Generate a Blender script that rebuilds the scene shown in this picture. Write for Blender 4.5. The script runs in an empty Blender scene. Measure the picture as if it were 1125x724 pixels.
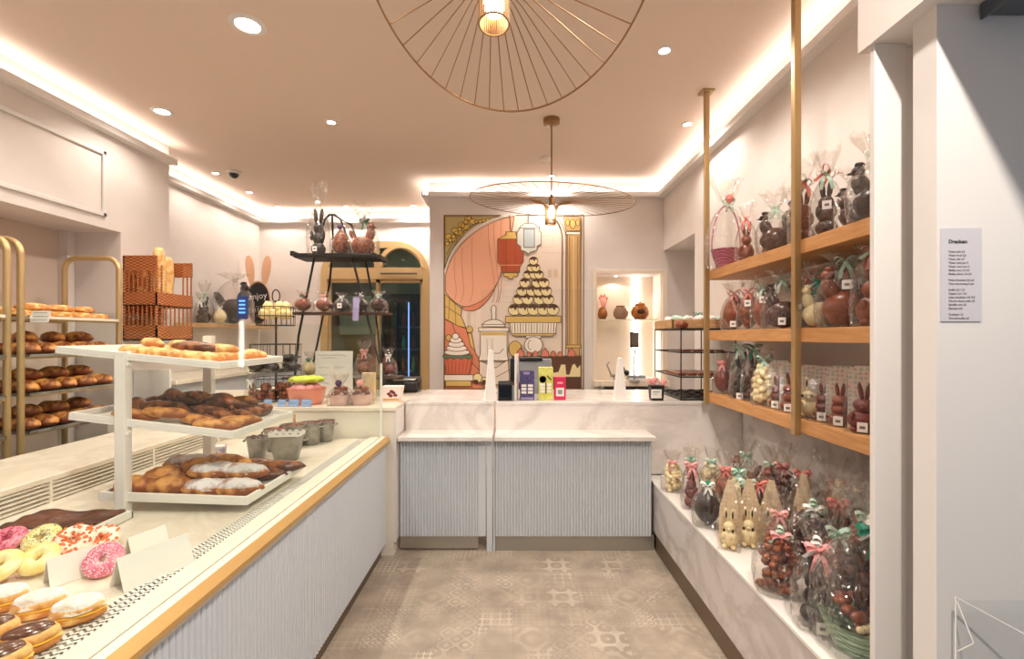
import bpy, bmesh, math, random
from mathutils import Vector, Matrix, noise
scene = bpy.context.scene
COL = scene.collection
PI = math.pi
F = 520.0; VX = 564.0; VY = 369.0; EYE = 1.6
ORD = ['first', 'second', 'third', 'fourth', 'fifth', 'sixth', 'seventh', 'eighth', 'ninth', 'tenth', 'eleventh', 'twelfth']


def at(px, py, D):
    return Vector(((px - VX) * D / F, D, EYE - (py - VY) * D / F))


def lin(c):
    return tuple(((v / 255) / 12.92 if v / 255 <= 0.04045 else ((v / 255 + 0.055) / 1.055) ** 2.4) for v in c) + (1.0,)


# ------------------------------------------------------------------ materials
def newmat(name):
    m = bpy.data.materials.new(name)
    m.use_nodes = True
    nt = m.node_tree
    nt.nodes.clear()
    out = nt.nodes.new('ShaderNodeOutputMaterial')
    return m, nt, out


def N(nt, typ, **kw):
    n = nt.nodes.new(typ)
    for k, v in kw.items():
        setattr(n, k, v)
    return n


def mat(name, c, rough=0.5, metal=0.0, c2=None, scale=8.0, lo=0.4, hi=0.6, bump=0.0, bscale=40.0, spec=0.5, detail=3.0, stretch=None, coat=0.0):
    m, nt, out = newmat(name)
    b = N(nt, 'ShaderNodeBsdfPrincipled')
    b.inputs['Base Color'].default_value = lin(c)
    b.inputs['Roughness'].default_value = rough
    b.inputs['Metallic'].default_value = metal
    b.inputs['Specular IOR Level'].default_value = spec
    b.inputs['Coat Weight'].default_value = coat
    nt.links.new(b.outputs[0], out.inputs[0])
    tc = N(nt, 'ShaderNodeTexCoord')
    vec = tc.outputs['Object']
    if stretch:
        mp = N(nt, 'ShaderNodeMapping')
        mp.inputs['Scale'].default_value = stretch
        nt.links.new(vec, mp.inputs[0])
        vec = mp.outputs[0]
    if c2:
        t = N(nt, 'ShaderNodeTexNoise')
        t.inputs['Scale'].default_value = scale
        t.inputs['Detail'].default_value = detail
        nt.links.new(vec, t.inputs['Vector'])
        r = N(nt, 'ShaderNodeValToRGB')
        r.color_ramp.elements[0].position = lo
        r.color_ramp.elements[0].color = lin(c)
        r.color_ramp.elements[1].position = hi
        r.color_ramp.elements[1].color = lin(c2)
        nt.links.new(t.outputs[0], r.inputs[0])
        nt.links.new(r.outputs[0], b.inputs['Base Color'])
    if bump:
        t2 = N(nt, 'ShaderNodeTexNoise')
        t2.inputs['Scale'].default_value = bscale
        t2.inputs['Detail'].default_value = 4.0
        nt.links.new(vec, t2.inputs['Vector'])
        bp = N(nt, 'ShaderNodeBump')
        bp.inputs['Strength'].default_value = bump
        bp.inputs['Distance'].default_value = 0.01
        nt.links.new(t2.outputs[0], bp.inputs['Height'])
        nt.links.new(bp.outputs[0], b.inputs['Normal'])
    return m


def emit(name, c, s):
    m, nt, out = newmat(name)
    e = N(nt, 'ShaderNodeEmission')
    e.inputs[0].default_value = lin(c)
    e.inputs[1].default_value = s
    nt.links.new(e.outputs[0], out.inputs[0])
    return m


def clear(name, tint=(250, 252, 250), lo=0.02, hi=0.5, rough=0.02, crinkle=0.0, haze=0.0):
    """thin clear sheet: mostly transparent, mirror-like at grazing angles"""
    m, nt, out = newmat(name)
    tr = N(nt, 'ShaderNodeBsdfTransparent')
    tr.inputs[0].default_value = lin(tint)
    gl = N(nt, 'ShaderNodeBsdfGlossy')
    gl.inputs['Roughness'].default_value = rough
    lw = N(nt, 'ShaderNodeLayerWeight')
    lw.inputs[0].default_value = 0.35
    mr = N(nt, 'ShaderNodeMapRange')
    mr.inputs[3].default_value = lo
    mr.inputs[4].default_value = hi
    nt.links.new(lw.outputs['Facing'], mr.inputs[0])
    mx = N(nt, 'ShaderNodeMixShader')
    nt.links.new(mr.outputs[0], mx.inputs[0])
    nt.links.new(tr.outputs[0], mx.inputs[1])
    nt.links.new(gl.outputs[0], mx.inputs[2])
    last = mx
    if haze:
        df = N(nt, 'ShaderNodeBsdfTranslucent')
        df.inputs[0].default_value = lin((245, 240, 235))
        d2 = N(nt, 'ShaderNodeBsdfDiffuse')
        d2.inputs[0].default_value = lin((245, 240, 235))
        ad = N(nt, 'ShaderNodeMixShader')
        nt.links.new(df.outputs[0], ad.inputs[1])
        nt.links.new(d2.outputs[0], ad.inputs[2])
        m2 = N(nt, 'ShaderNodeMixShader')
        m2.inputs[0].default_value = haze
        nt.links.new(mx.outputs[0], m2.inputs[1])
        nt.links.new(ad.outputs[0], m2.inputs[2])
        last = m2
    if crinkle:
        tc = N(nt, 'ShaderNodeTexCoord')
        t = N(nt, 'ShaderNodeTexVoronoi')
        t.inputs['Scale'].default_value = 38
        nt.links.new(tc.outputs['Object'], t.inputs['Vector'])
        bp = N(nt, 'ShaderNodeBump')
        bp.inputs['Strength'].default_value = crinkle
        bp.inputs['Distance'].default_value = 0.02
        nt.links.new(t.outputs[0], bp.inputs['Height'])
        nt.links.new(bp.outputs[0], gl.inputs['Normal'])
    nt.links.new(last.outputs[0], out.inputs[0])
    return m


def marble(name, base, vein, scale=1.6, rough=0.25, amount=0.5):
    m, nt, out = newmat(name)
    b = N(nt, 'ShaderNodeBsdfPrincipled')
    b.inputs['Roughness'].default_value = rough
    tc = N(nt, 'ShaderNodeTexCoord')
    t1 = N(nt, 'ShaderNodeTexNoise')
    t1.inputs['Scale'].default_value = scale
    t1.inputs['Detail'].default_value = 7
    t1.inputs['Roughness'].default_value = 0.6
    t1.inputs['Distortion'].default_value = 0.7
    nt.links.new(tc.outputs['Object'], t1.inputs['Vector'])
    r = N(nt, 'ShaderNodeValToRGB')
    els = r.color_ramp.elements
    els[0].position = 0.44
    els[0].color = (0, 0, 0, 1)
    els[1].position = 0.56
    els[1].color = (0, 0, 0, 1)
    e = els.new(0.495)
    e.color = (1, 1, 1, 1)
    nt.links.new(t1.outputs[0], r.inputs[0])
    t2 = N(nt, 'ShaderNodeTexNoise')
    t2.inputs['Scale'].default_value = scale * 0.8
    nt.links.new(tc.outputs['Object'], t2.inputs['Vector'])
    mu = N(nt, 'ShaderNodeMath', operation='MULTIPLY')
    nt.links.new(r.outputs[0], mu.inputs[0])
    nt.links.new(t2.outputs[0], mu.inputs[1])
    mu2 = N(nt, 'ShaderNodeMath', operation='MULTIPLY')
    nt.links.new(mu.outputs[0], mu2.inputs[0])
    mu2.inputs[1].default_value = amount * 1.6
    mx = N(nt, 'ShaderNodeMix', data_type='RGBA')
    nt.links.new(mu2.outputs[0], mx.inputs[0])
    mx.inputs[6].default_value = lin(base)
    mx.inputs[7].default_value = lin(vein)
    nt.links.new(mx.outputs[2], b.inputs['Base Color'])
    nt.links.new(b.outputs[0], out.inputs[0])
    return m


def baked(name, light, dark, scale=14.0, rough=0.45, lo=0.38, hi=0.62):
    return mat(name, light, rough, 0, dark, scale, lo, hi, bump=0.25, bscale=55, detail=4)


def wicker(name, c, c2, f=90.0):
    m, nt, out = newmat(name)
    b = N(nt, 'ShaderNodeBsdfPrincipled')
    b.inputs['Roughness'].default_value = 0.55
    tc = N(nt, 'ShaderNodeTexCoord')
    sx = N(nt, 'ShaderNodeSeparateXYZ')
    nt.links.new(tc.outputs['Object'], sx.inputs[0])
    ad = N(nt, 'ShaderNodeMath', operation='ADD')
    nt.links.new(sx.outputs[0], ad.inputs[0])
    nt.links.new(sx.outputs[1], ad.inputs[1])
    s1 = N(nt, 'ShaderNodeMath', operation='MULTIPLY')
    s1.inputs[1].default_value = f
    nt.links.new(ad.outputs[0], s1.inputs[0])
    s2 = N(nt, 'ShaderNodeMath', operation='MULTIPLY')
    s2.inputs[1].default_value = f * 2.2
    nt.links.new(sx.outputs[2], s2.inputs[0])
    a1 = N(nt, 'ShaderNodeMath', operation='SINE')
    nt.links.new(s1.outputs[0], a1.inputs[0])
    a2 = N(nt, 'ShaderNodeMath', operation='SINE')
    nt.links.new(s2.outputs[0], a2.inputs[0])
    mu = N(nt, 'ShaderNodeMath', operation='MULTIPLY')
    nt.links.new(a1.outputs[0], mu.inputs[0])
    nt.links.new(a2.outputs[0], mu.inputs[1])
    mr = N(nt, 'ShaderNodeMapRange')
    mr.inputs[1].default_value = -0.7
    mr.inputs[2].default_value = 0.7
    nt.links.new(mu.outputs[0], mr.inputs[0])
    mx = N(nt, 'ShaderNodeMix', data_type='RGBA')
    mx.inputs[6].default_value = lin(c2)
    mx.inputs[7].default_value = lin(c)
    nt.links.new(mr.outputs[0], mx.inputs[0])
    nt.links.new(mx.outputs[2], b.inputs['Base Color'])
    bp = N(nt, 'ShaderNodeBump')
    bp.inputs['Strength'].default_value = 0.6
    bp.inputs['Distance'].default_value = 0.01
    nt.links.new(mr.outputs[0], bp.inputs['Height'])
    nt.links.new(bp.outputs[0], b.inputs['Normal'])
    nt.links.new(b.outputs[0], out.inputs[0])
    return m


def patchwork_floor():
    m, nt, out = newmat('patchwork_tile')
    L = nt.links.new
    b = N(nt, 'ShaderNodeBsdfPrincipled')
    b.inputs['Roughness'].default_value = 0.5
    tc = N(nt, 'ShaderNodeTexCoord')
    S = 0.2
    sc = N(nt, 'ShaderNodeVectorMath', operation='SCALE')
    sc.inputs['Scale'].default_value = 1 / S
    L(tc.outputs['Object'], sc.inputs[0])
    fl = N(nt, 'ShaderNodeVectorMath', operation='FLOOR')
    L(sc.outputs[0], fl.inputs[0])
    wn = N(nt, 'ShaderNodeTexWhiteNoise', noise_dimensions='2D')
    L(fl.outputs[0], wn.inputs['Vector'])
    fr = N(nt, 'ShaderNodeVectorMath', operation='FRACTION')
    L(sc.outputs[0], fr.inputs[0])
    sep = N(nt, 'ShaderNodeSeparateXYZ')
    L(fr.outputs[0], sep.inputs[0])

    def M(op, a, c=None):
        n = N(nt, 'ShaderNodeMath', operation=op)
        for i, v in enumerate((a, c)):
            if v is None:
                continue
            if isinstance(v, (int, float)):
                n.inputs[i].default_value = v
            else:
                L(v, n.inputs[i])
        return n.outputs[0]
    x = sep.outputs[0]
    y = sep.outputs[1]
    # motif frequency differs from tile to tile (2 or 4 repeats)
    k = M('MULTIPLY', M('ADD', M('FLOOR', M('MULTIPLY', wn.outputs[0], 2.99)), 1.0), 2 * PI)
    cx = M('COSINE', M('MULTIPLY', x, k))
    cy = M('COSINE', M('MULTIPLY', y, k))
    rings = M('COSINE', M('MULTIPLY', M('ADD', cx, cy), 3.1))          # rosettes
    diam = M('COSINE', M('MULTIPLY', M('MULTIPLY', cx, cy), 5.0))      # lattice
    sel = M('GREATER_THAN', M('FRACT', M('MULTIPLY', wn.outputs[0], 7.13)), 0.5)
    pat = N(nt, 'ShaderNodeMix', data_type='FLOAT')
    L(sel, pat.inputs[0])
    L(rings, pat.inputs[2])
    L(diam, pat.inputs[3])
    pr = N(nt, 'ShaderNodeMapRange')
    pr.inputs[1].default_value = -0.25
    pr.inputs[2].default_value = 0.45
    L(pat.outputs[0], pr.inputs[0])
    amt = M('MULTIPLY', pr.outputs[0], M('ADD', 0.10, M('MULTIPLY', M('FRACT', M('MULTIPLY', wn.outputs[0], 3.7)), 0.5)))
    # worn areas hide the motif
    wear = N(nt, 'ShaderNodeTexNoise')
    wear.inputs['Scale'].default_value = 3.5
    wear.inputs['Detail'].default_value = 5
    L(tc.outputs['Object'], wear.inputs['Vector'])
    wr = N(nt, 'ShaderNodeMapRange')
    wr.inputs[1].default_value = 0.4
    wr.inputs[2].default_value = 0.65
    L(wear.outputs[0], wr.inputs[0])
    amt2 = M('MULTIPLY', amt, wr.outputs[0])
    base = N(nt, 'ShaderNodeValToRGB')
    base.color_ramp.elements[0].position = 0.3
    base.color_ramp.elements[0].color = lin((150, 138, 124))
    base.color_ramp.elements[1].position = 0.75
    base.color_ramp.elements[1].color = lin((182, 168, 150))
    n2 = N(nt, 'ShaderNodeTexNoise')
    n2.inputs['Scale'].default_value = 6
    n2.inputs['Detail'].default_value = 6
    L(tc.outputs['Object'], n2.inputs['Vector'])
    L(n2.outputs[0], base.inputs[0])
    mx = N(nt, 'ShaderNodeMix', data_type='RGBA')
    L(amt2, mx.inputs[0])
    L(base.outputs[0], mx.inputs[6])
    mx.inputs[7].default_value = lin((226, 216, 200))
    # thin joints
    ex = M('MINIMUM', M('MINIMUM', x, M('SUBTRACT', 1.0, x)), M('MINIMUM', y, M('SUBTRACT', 1.0, y)))
    jt = M('MULTIPLY', M('LESS_THAN', ex, 0.008), 0.25)
    m3 = N(nt, 'ShaderNodeMix', data_type='RGBA')
    L(jt, m3.inputs[0])
    L(mx.outputs[2], m3.inputs[6])
    m3.inputs[7].default_value = lin((110, 98, 88))
    L(m3.outputs[2], b.inputs['Base Color'])
    L(b.outputs[0], out.inputs[0])
    return m


# ------------------------------------------------------------------ mesh builder
class MB:
    def __init__(self):
        self.v = []
        self.f = []
        self.mi = []
        self.cur = 0
        self.M = None

    def add(self, vs, fs):
        o = len(self.v)
        if self.M is not None:
            vs = [self.M @ Vector(p) for p in vs]
        self.v.extend([tuple(p) for p in vs])
        for f in fs:
            self.f.append(tuple(o + i for i in f))
            self.mi.append(self.cur)
        return self

    def box(self, x0, x1, y0, y1, z0, z1):
        vs = [(x, y, z) for z in (z0, z1) for y in (y0, y1) for x in (x0, x1)]
        return self.add(vs, [(0, 2, 3, 1), (4, 5, 7, 6), (0, 1, 5, 4), (1, 3, 7, 5), (3, 2, 6, 7), (2, 0, 4, 6)])

    def prism(self, poly, plane, a0, a1):
        """poly = 2D outline; plane xy -> extrude z, xz -> extrude y, yz -> extrude x"""
        def P(p, a):
            return {'xy': (p[0], p[1], a), 'xz': (p[0], a, p[1]), 'yz': (a, p[0], p[1])}[plane]
        n = len(poly)
        vs = [P(p, a0) for p in poly] + [P(p, a1) for p in poly]
        fs = [tuple(range(n - 1, -1, -1)), tuple(range(n, 2 * n))]
        fs += [(i, (i + 1) % n, n + (i + 1) % n, n + i) for i in range(n)]
        return self.add(vs, fs)

    def tube(self, pts, r, n=6, closed=False, caps=True, flat=None):
        pts = [Vector(p) for p in pts]
        k = len(pts)
        if isinstance(r, (int, float)):
            r = [r] * k
        tang = []
        for i in range(k):
            if closed:
                t = pts[(i + 1) % k] - pts[i - 1]
            else:
                t = pts[min(i + 1, k - 1)] - pts[max(i - 1, 0)]
            tang.append(t.normalized() if t.length > 1e-9 else Vector((0, 0, 1)))
        up = Vector((0, 0, 1)) if abs(tang[0].z) < 0.9 else Vector((0, 1, 0))
        u = tang[0].cross(up).normalized()
        vs = []
        for i in range(k):
            t = tang[i]
            u = (u - t * u.dot(t))
            u = u.normalized() if u.length > 1e-6 else t.orthogonal().normalized()
            w = t.cross(u)
            for j in range(n):
                a = 2 * PI * j / n
                s = 1.0 if flat is None else flat
                vs.append(pts[i] + u * (math.cos(a) * r[i]) + w * (math.sin(a) * r[i] * s))
        fs = []
        for i in range(k if closed else k - 1):
            i2 = (i + 1) % k
            for j in range(n):
                j2 = (j + 1) % n
                fs.append((i * n + j, i * n + j2, i2 * n + j2, i2 * n + j))
        if caps and not closed:
            fs.append(tuple(range(n - 1, -1, -1)))
            fs.append(tuple((k - 1) * n + j for j in range(n)))
        return self.add(vs, fs)

    def lathe(self, prof, n=20, c=(0, 0, 0), fn=None, cap0=True, cap1=True):
        vs = []
        for (r, z) in prof:
            for j in range(n):
                a = 2 * PI * j / n
                x, y, zz = r * math.cos(a), r * math.sin(a), z
                if fn:
                    x, y, zz = fn(x, y, zz, a)
                vs.append((c[0] + x, c[1] + y, c[2] + zz))
        fs = []
        for i in range(len(prof) - 1):
            for j in range(n):
                j2 = (j + 1) % n
                fs.append((i * n + j, i * n + j2, (i + 1) * n + j2, (i + 1) * n + j))
        if cap0:
            fs.append(tuple(range(n - 1, -1, -1)))
        if cap1:
            fs.append(tuple((len(prof) - 1) * n + j for j in range(n)))
        return self.add(vs, fs)

    def blob(self, c, r, seed=0, amp=0.0, freq=2.0, nu=16, nv=10, rot=None):
        """ellipsoid with a noisy skin"""
        if isinstance(r, (int, float)):
            r = (r, r, r)
        vs = []
        off = Vector((seed * 7.3, seed * 3.1, seed * 5.7))

        def put(d):
            s = 1.0 + (amp * noise.noise(d * freq + off) if amp else 0)
            p = Vector((d.x * r[0] * s, d.y * r[1] * s, d.z * r[2] * s))
            if rot is not None:
                p = rot @ p
            vs.append(Vector(c) + p)
        put(Vector((0, 0, -1)))
        for i in range(1, nv):
            th = -PI / 2 + PI * i / nv
            for j in range(nu):
                a = 2 * PI * j / nu
                put(Vector((math.cos(th) * math.cos(a), math.cos(th) * math.sin(a), math.sin(th))))
        put(Vector((0, 0, 1)))
        fs = [(0, 1 + (j + 1) % nu, 1 + j) for j in range(nu)]
        for i in range(nv - 2):
            for j in range(nu):
                a, b = 1 + i * nu + j, 1 + i * nu + (j + 1) % nu
                fs.append((a, b, b + nu, a + nu))
        t = len(vs) - 1
        s0 = 1 + (nv - 2) * nu
        fs += [(s0 + j, s0 + (j + 1) % nu, t) for j in range(nu)]
        return self.add(vs, fs)

    def quad(self, a, b, c, d):
        return self.add([a, b, c, d], [(0, 1, 2, 3)])

    def build(self, name, m, parent=None, bevel=0.0, smooth=0, world=False, solid=0.0):
        me = bpy.data.meshes.new(name)
        vs = self.v
        if world and parent is not None:
            l = parent.location
            vs = [(p[0] - l.x, p[1] - l.y, p[2] - l.z) for p in vs]
        me.from_pydata(vs, [], self.f)
        ms = m if isinstance(m, (list, tuple)) else [m]
        for q in ms:
            me.materials.append(q)
        if len(ms) > 1:
            me.polygons.foreach_set('material_index', self.mi)
        bm = bmesh.new()
        bm.from_mesh(me)
        bmesh.ops.recalc_face_normals(bm, faces=bm.faces)
        if bevel:
            ed = [e for e in bm.edges if len(e.link_faces) == 2 and e.calc_face_angle(0) > 0.6]
            bmesh.ops.bevel(bm, geom=ed, offset=bevel, segments=2, affect='EDGES', profile=0.5, clamp_overlap=True)
        bm.to_mesh(me)
        bm.free()
        if smooth:
            me.polygons.foreach_set('use_smooth', [True] * len(me.polygons))
            me.set_sharp_from_angle(angle=math.radians(smooth))
        me.update()
        o = bpy.data.objects.new(name, me)
        COL.objects.link(o)
        if parent is not None:
            o.parent = parent
        if solid:
            md = o.modifiers.new('solid', 'SOLIDIFY')
            md.thickness = solid
            md.offset = 0
        return o


def tag(o, label, cat, group=None, kind=None):
    o['label'] = label
    o['category'] = cat
    if group:
        o['group'] = group
    if kind:
        o['kind'] = kind
    return o


def thing(name, label, cat, loc=(0, 0, 0), rotz=0.0, group=None):
    o = bpy.data.objects.new(name, None)
    COL.objects.link(o)
    o.empty_display_size = 0.05
    o.location = loc
    o.rotation_euler = (0, 0, rotz)
    return tag(o, label, cat, group)


def struct(name, mb, m, parent=None, label=None, cat=None, **kw):
    o = mb.build(name, m, parent, **kw)
    if parent is None:
        o['kind'] = 'structure'
        if label:
            o['label'] = label
            o['category'] = cat or name.split('_')[0]
    return o


def text_mesh(body, size, name, m, parent, matrix, extrude=0.0005, align='LEFT', bold=0.0):
    cu = bpy.data.curves.new('txt', 'FONT')
    cu.body = body
    cu.size = size
    cu.extrude = extrude
    cu.offset = bold
    cu.resolution_u = 2
    cu.align_x = align
    to = bpy.data.objects.new('txt', cu)
    COL.objects.link(to)
    dg = bpy.context.evaluated_depsgraph_get()
    me = bpy.data.meshes.new_from_object(to.evaluated_get(dg))
    bpy.data.objects.remove(to)
    me.transform(matrix)
    me.materials.clear()
    me.materials.append(m)
    o = bpy.data.objects.new(name, me)
    COL.objects.link(o)
    o.parent = parent
    return o


def RX(a): return Matrix.Rotation(a, 4, 'X')
def RY(a): return Matrix.Rotation(a, 4, 'Y')
def RZ(a): return Matrix.Rotation(a, 4, 'Z')
def T(x, y, z): return Matrix.Translation((x, y, z))


# ------------------------------------------------------------------ palette
W = {}
W['wall'] = mat('wall_paint', (226, 219, 214), 0.8, c2=(222, 214, 209), scale=3)
W['ceiling'] = mat('ceiling_paint', (222, 203, 186), 0.85)
W['trim'] = mat('trim_paint', (225, 222, 218), 0.6)
W['niche'] = mat('niche_paint', (214, 196, 182), 0.8)
W['floor'] = patchwork_floor()
W['flute'] = mat('fluted_panel_paint', (203, 209, 215), 0.45)
W['white'] = mat('white_lacquer', (235, 232, 226), 0.35)
W['cream'] = mat('cream_lacquer', (232, 224, 210), 0.4)
W['marble'] = marble('white_marble', (234, 228, 222), (176, 166, 158), 1.3, 0.2, 0.4)
W['marble_grey'] = marble('grey_marble', (212, 206, 202), (150, 138, 130), 1.5, 0.25, 0.5)
W['deck'] = marble('cream_marble_deck', (236, 226, 210), (196, 184, 168), 1.8, 0.25, 0.4)
W['steel'] = mat('brushed_kick_metal', (176, 172, 162), 0.35, 0.75, bump=0.02)
W['bronze'] = mat('bronze_kick_metal', (120, 103, 84), 0.4, 0.6)
W['gold'] = mat('brass_gold', (214, 176, 112), 0.35, 0.55)
W['goldrack'] = mat('champagne_tube', (196, 168, 120), 0.35, 0.6)
W['goldbar'] = mat('antique_gold_bar', (172, 142, 96), 0.42, 0.4)
W['wire'] = mat('bronze_wire', (150, 112, 72), 0.4, 0.6)
W['oak'] = mat('oak_board', (208, 154, 98), 0.5, 0, (190, 134, 80), 5, 0.35, 0.7, stretch=(14, 1.2, 14))
W['pinewood'] = mat('light_wood', (205, 165, 120), 0.5, 0, (190, 146, 100), 6, stretch=(3, 3, 14))
W['darkwood'] = mat('dark_stained_wood', (84, 58, 44), 0.5, 0, (64, 44, 34), 6, stretch=(1, 12, 12))
W['blackmetal'] = mat('black_metal', (40, 37, 35), 0.45, 0.4)
W['dark'] = mat('dark_void', (48, 44, 42), 0.8)
W['black'] = mat('black_plastic', (26, 26, 28), 0.4)
W['grey'] = mat('grey_plastic', (150, 152, 156), 0.45)
W['tin'] = mat('galvanised_tin', (160, 156, 148), 0.4, 0.5, (132, 128, 120), 12)
W['paper'] = mat('white_paper', (240, 236, 230), 0.7)
W['ink'] = mat('black_ink', (40, 36, 36), 0.7)
W['inkgrey'] = mat('grey_ink', (120, 112, 110), 0.7)
W['chalkboard'] = mat('chalkboard', (38, 36, 38), 0.7)
W['chalk'] = mat('white_chalk', (225, 222, 220), 0.8)
W['glass'] = clear('thin_glass', (247, 251, 248), 0.015, 0.35)
W['glass_green'] = clear('screen_glass', (250, 253, 250), 0.003, 0.07)
W['plexi'] = clear('clear_plexiglass', (252, 253, 253), 0.004, 0.12)
W['cello'] = clear('cellophane', (252, 251, 249), 0.055, 0.55, 0.09, crinkle=1.0, haze=0.022)
W['cello_thin'] = clear('flat_cellophane', (252, 251, 250), 0.03, 0.3, 0.08, crinkle=0.5, haze=0.01)
W['milk'] = mat('milk_chocolate', (138, 68, 40), 0.28, 0, (112, 52, 30), 9)
W['darkchoc'] = mat('dark_chocolate', (74, 40, 30), 0.25, 0, (54, 29, 24), 9)
W['black_choc'] = mat('bittersweet_chocolate', (38, 26, 25), 0.3)
W['whitechoc'] = mat('white_chocolate', (240, 224, 178), 0.4, 0, (230, 208, 152), 8)
W['cookie'] = mat('hazelnut_chocolate', (158, 88, 50), 0.4, 0, (96, 48, 30), 45, 0.42, 0.58, bump=0.5, bscale=60)
W['redchoc'] = mat('ruby_brown_chocolate', (112, 48, 40), 0.3)
W['pink'] = mat('pink_ribbon', (240, 168, 166), 0.5)
W['coral'] = mat('coral_ribbon', (236, 138, 126), 0.5)
W['mint'] = mat('mint_ribbon', (192, 224, 206), 0.5)
W['teal'] = mat('teal_ribbon', (38, 140, 112), 0.5)
W['purple'] = mat('purple_ribbon', (84, 62, 98), 0.5)
W['lilac'] = mat('lilac_paper', (160, 150, 190), 0.5)
W['whiterib'] = mat('white_ribbon', (240, 238, 232), 0.5)
W['magenta'] = mat('raspberry_wicker', (196, 82, 122), 0.5)
W['wicker'] = wicker('brown_wicker', (206, 126, 66), (130, 66, 30), 110)
W['wickergreen'] = wicker('mint_wicker', (176, 206, 172), (96, 128, 96), 150)
W['wickerpink'] = wicker('pink_wicker', (204, 88, 124), (128, 40, 72), 150)
W['gild'] = baked('golden_crust', (246, 204, 132), (206, 130, 58), 24, lo=.4, hi=.58)
W['crust'] = baked('brown_crust', (222, 158, 86), (152, 84, 38), 20, lo=.42, hi=.58)
W['crustdark'] = baked('deep_brown_crust', (170, 104, 58), (92, 48, 26), 22, rough=.35, lo=.4, hi=.56)
W['loaf'] = baked('loaf_crust', (226, 160, 84), (132, 66, 30), 14, lo=0.4, hi=0.56)
W['pale'] = baked('pale_dough', (244, 214, 150), (222, 170, 92), 14)
W['baguette'] = baked('baguette_crust', (244, 208, 140), (212, 150, 82), 18, lo=.42, hi=.7)
W['sugar'] = mat('powdered_sugar', (244, 240, 238), 0.9, 0, (226, 206, 186), 34, .42, .72, bump=0.5, bscale=90)
W['thinsugar'] = mat('thin_sugar_dust', (228, 222, 224), 0.9, 0, (168, 128, 104), 26, .44, .66, bump=0.5, bscale=70)
W['icing_yellow'] = mat('yellow_icing', (244, 222, 140), 0.35, 0, (250, 238, 190), 30)
W['icing_pink'] = mat('pink_icing', (222, 112, 140), 0.35, 0, (236, 150, 170), 30)
W['icing_white'] = mat('white_icing', (248, 236, 218), 0.35)
W['icing_choc'] = mat('chocolate_icing', (96, 52, 32), 0.2, coat=0.6)
W['spr_orange'] = mat('orange_crunch', (224, 112, 56), 0.5)
W['spr_white'] = mat('white_sprinkles', (248, 226, 232), 0.5)
W['spr_red'] = mat('red_sprinkles', (186, 66, 92), 0.5)
W['spr_grey'] = mat('silver_sprinkles', (168, 160, 130), 0.5)
W['slab'] = mat('chocolate_slab', (116, 66, 46), 0.35, 0, (84, 46, 32), 12, bump=0.3, bscale=30)
W['meringue'] = mat('yellow_meringue', (244, 224, 160), 0.6)
W['copper'] = mat('amber_glaze', (176, 106, 46), 0.25, 0.2, (134, 76, 34), 8)
W['bowlbrown'] = mat('taupe_glaze', (150, 116, 92), 0.3)
W['bulb'] = emit('warm_bulb', (255, 226, 180), 22)
W['spot'] = emit('downlight_disc', (255, 240, 222), 20)
W['led'] = emit('led_strip', (255, 246, 240), 19)
W['blueled'] = emit('blue_screen', (96, 150, 255), 2.2)
W['fridgelight'] = emit('fridge_tube', (140, 170, 255), 1.6)
# ------------------------------------------------------------------ room shell
CZ = 3.46
struct('floor', MB().box(-4.3, 2.7, -1.2, 8.6, -0.1, 0.0), W['floor'])
struct('ceiling', MB().box(-4.3, 2.7, -1.2, 7.2, CZ, CZ + 0.1), W['ceiling'])
# mural wall with the lit niche cut into it
NX0, NX1, NZ0, NZ1 = 1.005, 1.80, 1.03, 2.355
MY = 5.74
b = MB()
b.box(-1.015, NX0, MY, MY + 0.42, 0, CZ)
b.box(NX1, 2.5, MY, MY + 0.42, 0, CZ)
b.box(NX0, NX1, MY, MY + 0.42, NZ1, CZ)
b.box(NX0, NX1, MY, MY + 0.42, 0, NZ0)
b.box(NX0, NX1, MY + 0.34, MY + 0.42, NZ0, NZ1)
b.box(-1.015, -0.93, MY + 0.42, 7.03, 0, CZ)
struct('wall_back', b, W['wall'])
# rear wall, further back on the left, with an arched opening
DX0, DX1, DZ1, RY0 = -2.853, -1.244, 3.0, 7.03
b = MB()
b.box(-4.3, DX0, RY0, RY0 + 0.12, 0, CZ)
b.box(DX1, -0.93, RY0, RY0 + 0.12, 0, CZ)
b.box(DX0, DX1, RY0, RY0 + 0.12, DZ1, CZ)
AR = 0.5
for s, cx in ((1, DX1), (-1, DX0)):
    poly = [(cx, DZ1)]
    for i in range(9):
        a = PI / 2 * i / 8
        poly.append((cx - s * AR + s * AR * math.cos(a), DZ1 - AR + AR * math.sin(a)))
    b.prism(poly, 'xz', RY0, RY0 + 0.12)
struct('wall_rear', b, W['wall'])
b = MB()
b.box(-4.3, -3.77, 4.0, 7.03, 0, CZ)
struct('wall_left', b, W['wall'])
struct('wall_pier', MB().box(-4.3, -3.376, 4.07, 4.64, 0, CZ), W['wall'])
struct('wall_niche', MB().box(-4.3, -3.85, -1.2, 4.07, 0, 2.49), W['niche'])
b = MB().box(-4.3, -3.376, -1.2, 4.07, 2.49, CZ)
wl = struct('wall_bulkhead', b, W['wall'])
# raised panel moulding on the bulkhead
mo = MB()
z0, z1, y0, y1 = 2.58, 3.12, 0.5, 4.13 - 0.22
for (a0, a1, c0, c1) in ((y0, y1, z1 - 0.035, z1), (y0, y1, z0, z0 + 0.035), (y0, y0 + 0.035, z0, z1), (y1 - 0.035, y1, z0, z1)):
    mo.box(-3.376, -3.356, a0, a1, c0, c1)
mo.build('panel_moulding', W['trim'], wl, bevel=0.006)
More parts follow.
